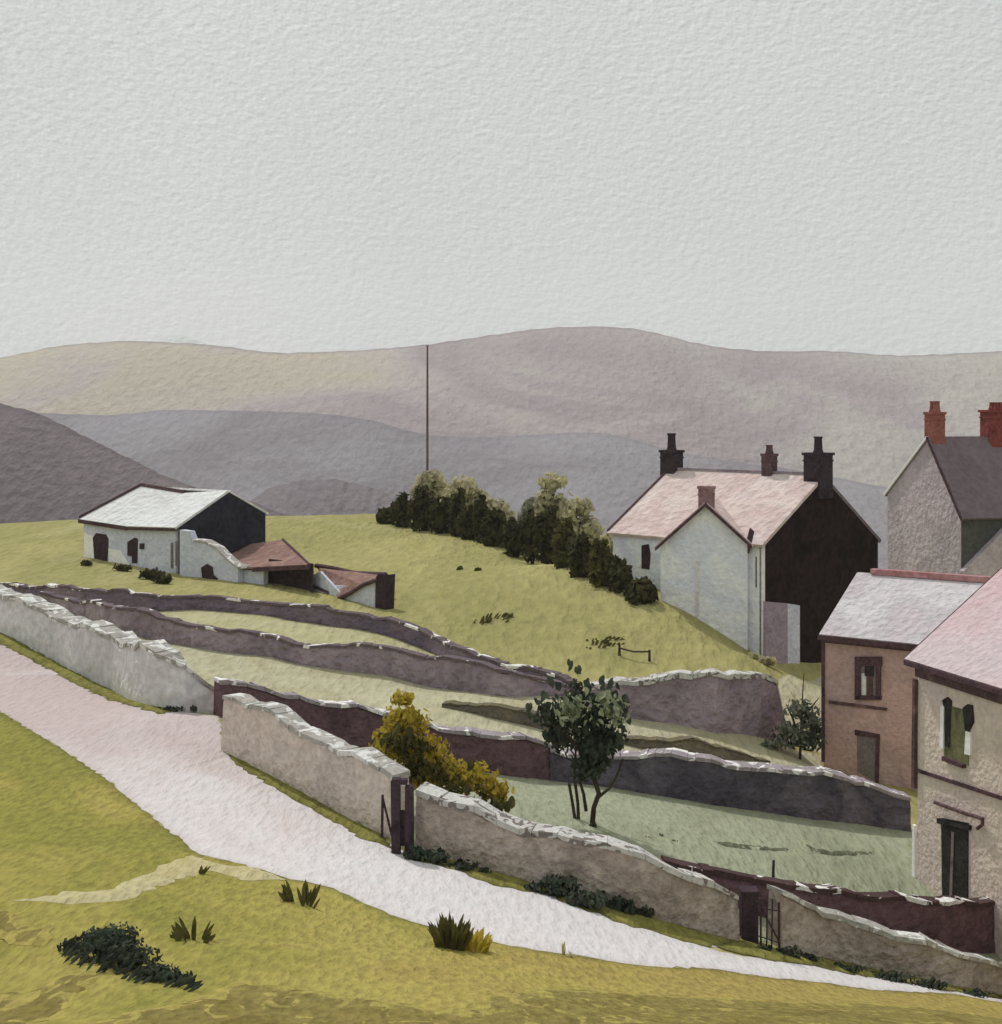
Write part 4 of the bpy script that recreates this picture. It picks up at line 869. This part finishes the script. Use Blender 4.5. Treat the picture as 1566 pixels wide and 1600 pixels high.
# clumps at the foot of the roadside wall; the first two stand in for its shadow
def clump(pts_, size, n, mat, label, seed, hfac=1.0):
    r = random.Random(seed); lobes = []
    for px, pb, hx, hy in pts_:
        g = ground(px, pb); k = g.y/F_PX; lobes.append((g+V((0, 0, hy*k*.45)), (hx*k, hx*k*.5, hy*k*.6)))
    root = empty('wall_foot_clump', lobes[0][0]-V((0, 0, .1)), label, 'plants', 'dark plants at the foot of the walls')
    foliage(lobes, n, size, r, .1).build('foliage', mat, root, recalc=False)
clump([(650, 1345, 22, 22), (680, 1350, 26, 22), (720, 1360, 26, 16), (755, 1367, 18, 10), (668, 1322, 8, 8)], .11, 520, M['foliage_green'], 'dark green clump standing for shade at the foot of the double gatepost', 201)
clump([(835, 1393, 24, 12), (875, 1403, 34, 36), (920, 1420, 40, 28), (965, 1425, 36, 22), (1000, 1432, 26, 14)], .11, 900, M['foliage_green'], 'largest dark green clump standing for shade on the road side of the long wall', 202)
clump([(1195, 1488, 14, 10), (1232, 1496, 26, 16), (1265, 1503, 22, 12)], .09, 300, M['foliage_green'], 'dark green clump below the slatted gate', 203)
clump([(1320, 1518, 36, 10), (1390, 1532, 40, 12), (1450, 1544, 36, 10), (1520, 1556, 36, 8)], .09, 500, M['foliage_green'], 'long low dark growth under the umber wall at lower right', 204)
clump([(268, 1112, 26, 8), (300, 1113, 10, 12)], .1, 160, M['foliage_green'], 'dark sprawling growth at the end of the pale grey wall', 205)
clump([(235, 905, 22, 16), (255, 912, 20, 14), (190, 892, 18, 10)], .28, 240, M['foliage_dark'], 'dark weeds along the front wall of the barn', 206)
clump([(135, 884, 10, 9)], .25, 40, M['foliage_dark'], 'small dark weed clump at the left corner of the barn', 207)
clump([(1200, 1040, 16, 14), (1180, 1030, 10, 10)], .25, 80, M['foliage_olive'], 'olive weeds at the white house corner above the mauve wall', 208)
# dark strokes of rush on the hill
for i, (px, py, ww, hh) in enumerate([(770, 970, 58, 14), (945, 1005, 60, 12)]):
    tuft(px, py, hh, ww, 34, M['foliage_brown'], None, 400+i, .9, .05, 'rushes', None, .8, .5, 'stuff')
for i, (px, py, ww, hh, lab) in enumerate([(718, 890, 14, 8, 'left one of two small dark tussocks high on the hillside'), (746, 892, 18, 9, 'right one of two small dark tussocks high on the hillside')]):
    tuft(px, py, hh, ww, 30, M['foliage_brown'], lab, 410+i, 1.6, .07, 'rush_tussock', 'rush tussocks on the hillside', .4, .12)
M['streak'] = wash('streak_grass', ['5e624c', '6c7058'], KG, .14, .6, .9, .33, .2, gap=(.58, .4, (1, 1, 1), '9ca083'))
for pl in ([(1112, 1316), (1140, 1318), (1180, 1324), (1232, 1328), (1232, 1331), (1180, 1330), (1130, 1323)], [(1258, 1320), (1275, 1328), (1310, 1331), (1365, 1332), (1365, 1336), (1300, 1338), (1270, 1334)]):
    sheet('rough_grass', pl, M['streak'], .09, sp=.2, kind='stuff', jit=.03)
for i, (px, py, lab) in enumerate([(1012, 1310, 'leftmost dark weed in the garden by the white coping'), (1034, 1308, 'middle dark weed in the garden by the white coping'), (1055, 1316, 'rightmost dark weed in the garden by the white coping')]):
    tuft(px, py, 9, 14, 10, M['foliage_grey'], lab, 430+i, .9, .02, 'garden_weed', 'weeds in the garden')
# low broken fence on the hillside
root = empty('broken_fence', ground(985, 1030), 'short broken rail fence low on the hillside', 'fence')
g0, g1, g2 = ground(968, 1024), ground(990, 1030), ground(1015, 1033)
for g in (g0, g2): MB().tube([g-V((0, 0, .1)), g+V((0, 0, .45))], [.06, .045], 6).build('fence_post', M['post'], root)
MB().tube([g0+V((0, 0, .3)), g1+V((0, 0, .3)), g2+V((0, 0, .38))], .035, 6).build('rail', M['post'], root)
# ------------------------------------------------------------------ gateposts and gates
def post(px0, px1, pb, pt, label, double=False):
    b = ground((px0+px1)/2, pb); k = b.y/F_PX; wd = (px1-px0)*k; h = (pb-pt)*k
    root = empty('gatepost', b, label, 'gatepost', 'gateposts in the roadside walls')
    if double:
        for s, fh in ((-1, 1.0), (1, .9)):
            MB().box(b+V((s*wd*.28, 0, -.2)), (wd*.19, 0, 0), (0, .12, 0), h*fh+.2, .92).build('post', M['post'], root)
        MB().box(b+V((0, .02, h*.12)), (wd*.12, 0, 0), (0, .06, 0), h*.45).build('brace', M['post'], root)
        MB().box(b+V((-wd*.1, 0, h*.93)), (wd*.3, 0, 0), (0, .1, 0), h*.06).build('cap', M['post'], root)
    else:
        MB().box(b+V((0, 0, -.2)), (wd*.5, 0, 0), (0, wd*.5, 0), h+.2, .96).build('post', M['post'], root)
        MB().box(b+V((0, 0, h)), (wd*.54, 0, 0), (0, wd*.54, 0), .04).build('cap', M['post'], root)
post(611, 648, 1335, 1216, 'dark double timber gatepost below the golden bush', True)
post(1157, 1183, 1468, 1392, 'dark square gatepost beside the slatted gate')
def gate(b, bars_, label):
    k = b.y/F_PX; D = b.y
    root = empty('gate', b, label, 'gate', 'gates in the roadside walls')
    for nm, pl, rd in bars_:
        MB().tube([P(x_, y_, D) for x_, y_ in pl], rd, 6).build(nm, M['post'], root)
b = ground(602, 1312); b.y -= .25
gate(b, [('upright', [(598, 1242), (597, 1308)], .03), ('upright', [(612, 1220), (613, 1300)], .022), ('brace', [(598, 1246), (613, 1308)], .026)], 'dark timber gate of two uprights and brace left of the double gatepost')
b = ground(1202, 1487)
gate(b, [('slat', [(1189, 1404), (1189, 1478)], .02), ('slat', [(1199, 1406), (1198, 1480)], .016), ('slat', [(1207, 1404), (1206, 1484)], .016), ('upright', [(1217, 1410), (1218, 1500)], .024),
         ('rail', [(1184, 1418), (1220, 1424)], .013), ('rail', [(1184, 1462), (1220, 1474)], .013), ('brace', [(1184, 1408), (1219, 1474)], .02)], 'small slatted gate in the wall at lower right')
root = empty('garden_stake', ground(1208, 1374), 'single thin stake behind the slatted gate wall', 'stake')
g = ground(1208, 1374); MB().tube([g-V((0, 0, .1)), P(1209, 1344, g.y)], [.035, .03], 6).build('stake', M['post'], root)

# ------------------------------------------------------------------ the air between here and the far hills
hz = MB().box((0, 1800, -275), (4600, 0, 0), (0, 2500, 0), 620); hm = bpy.data.materials.new('haze'); hm.use_nodes = True; t = hm.node_tree; t.nodes.clear()
pv = N(t, 'ShaderNodeVolumePrincipled'); pv.inputs['Color'].default_value = (.93, .94, .96, 1); pv.inputs['Density'].default_value = .00016; pv.inputs['Anisotropy'].default_value = .2
o = N(t, 'ShaderNodeOutputMaterial'); L(t, pv.outputs[0], o.inputs['Volume'])
tag(hz.build('haze', hm), kind='stuff')
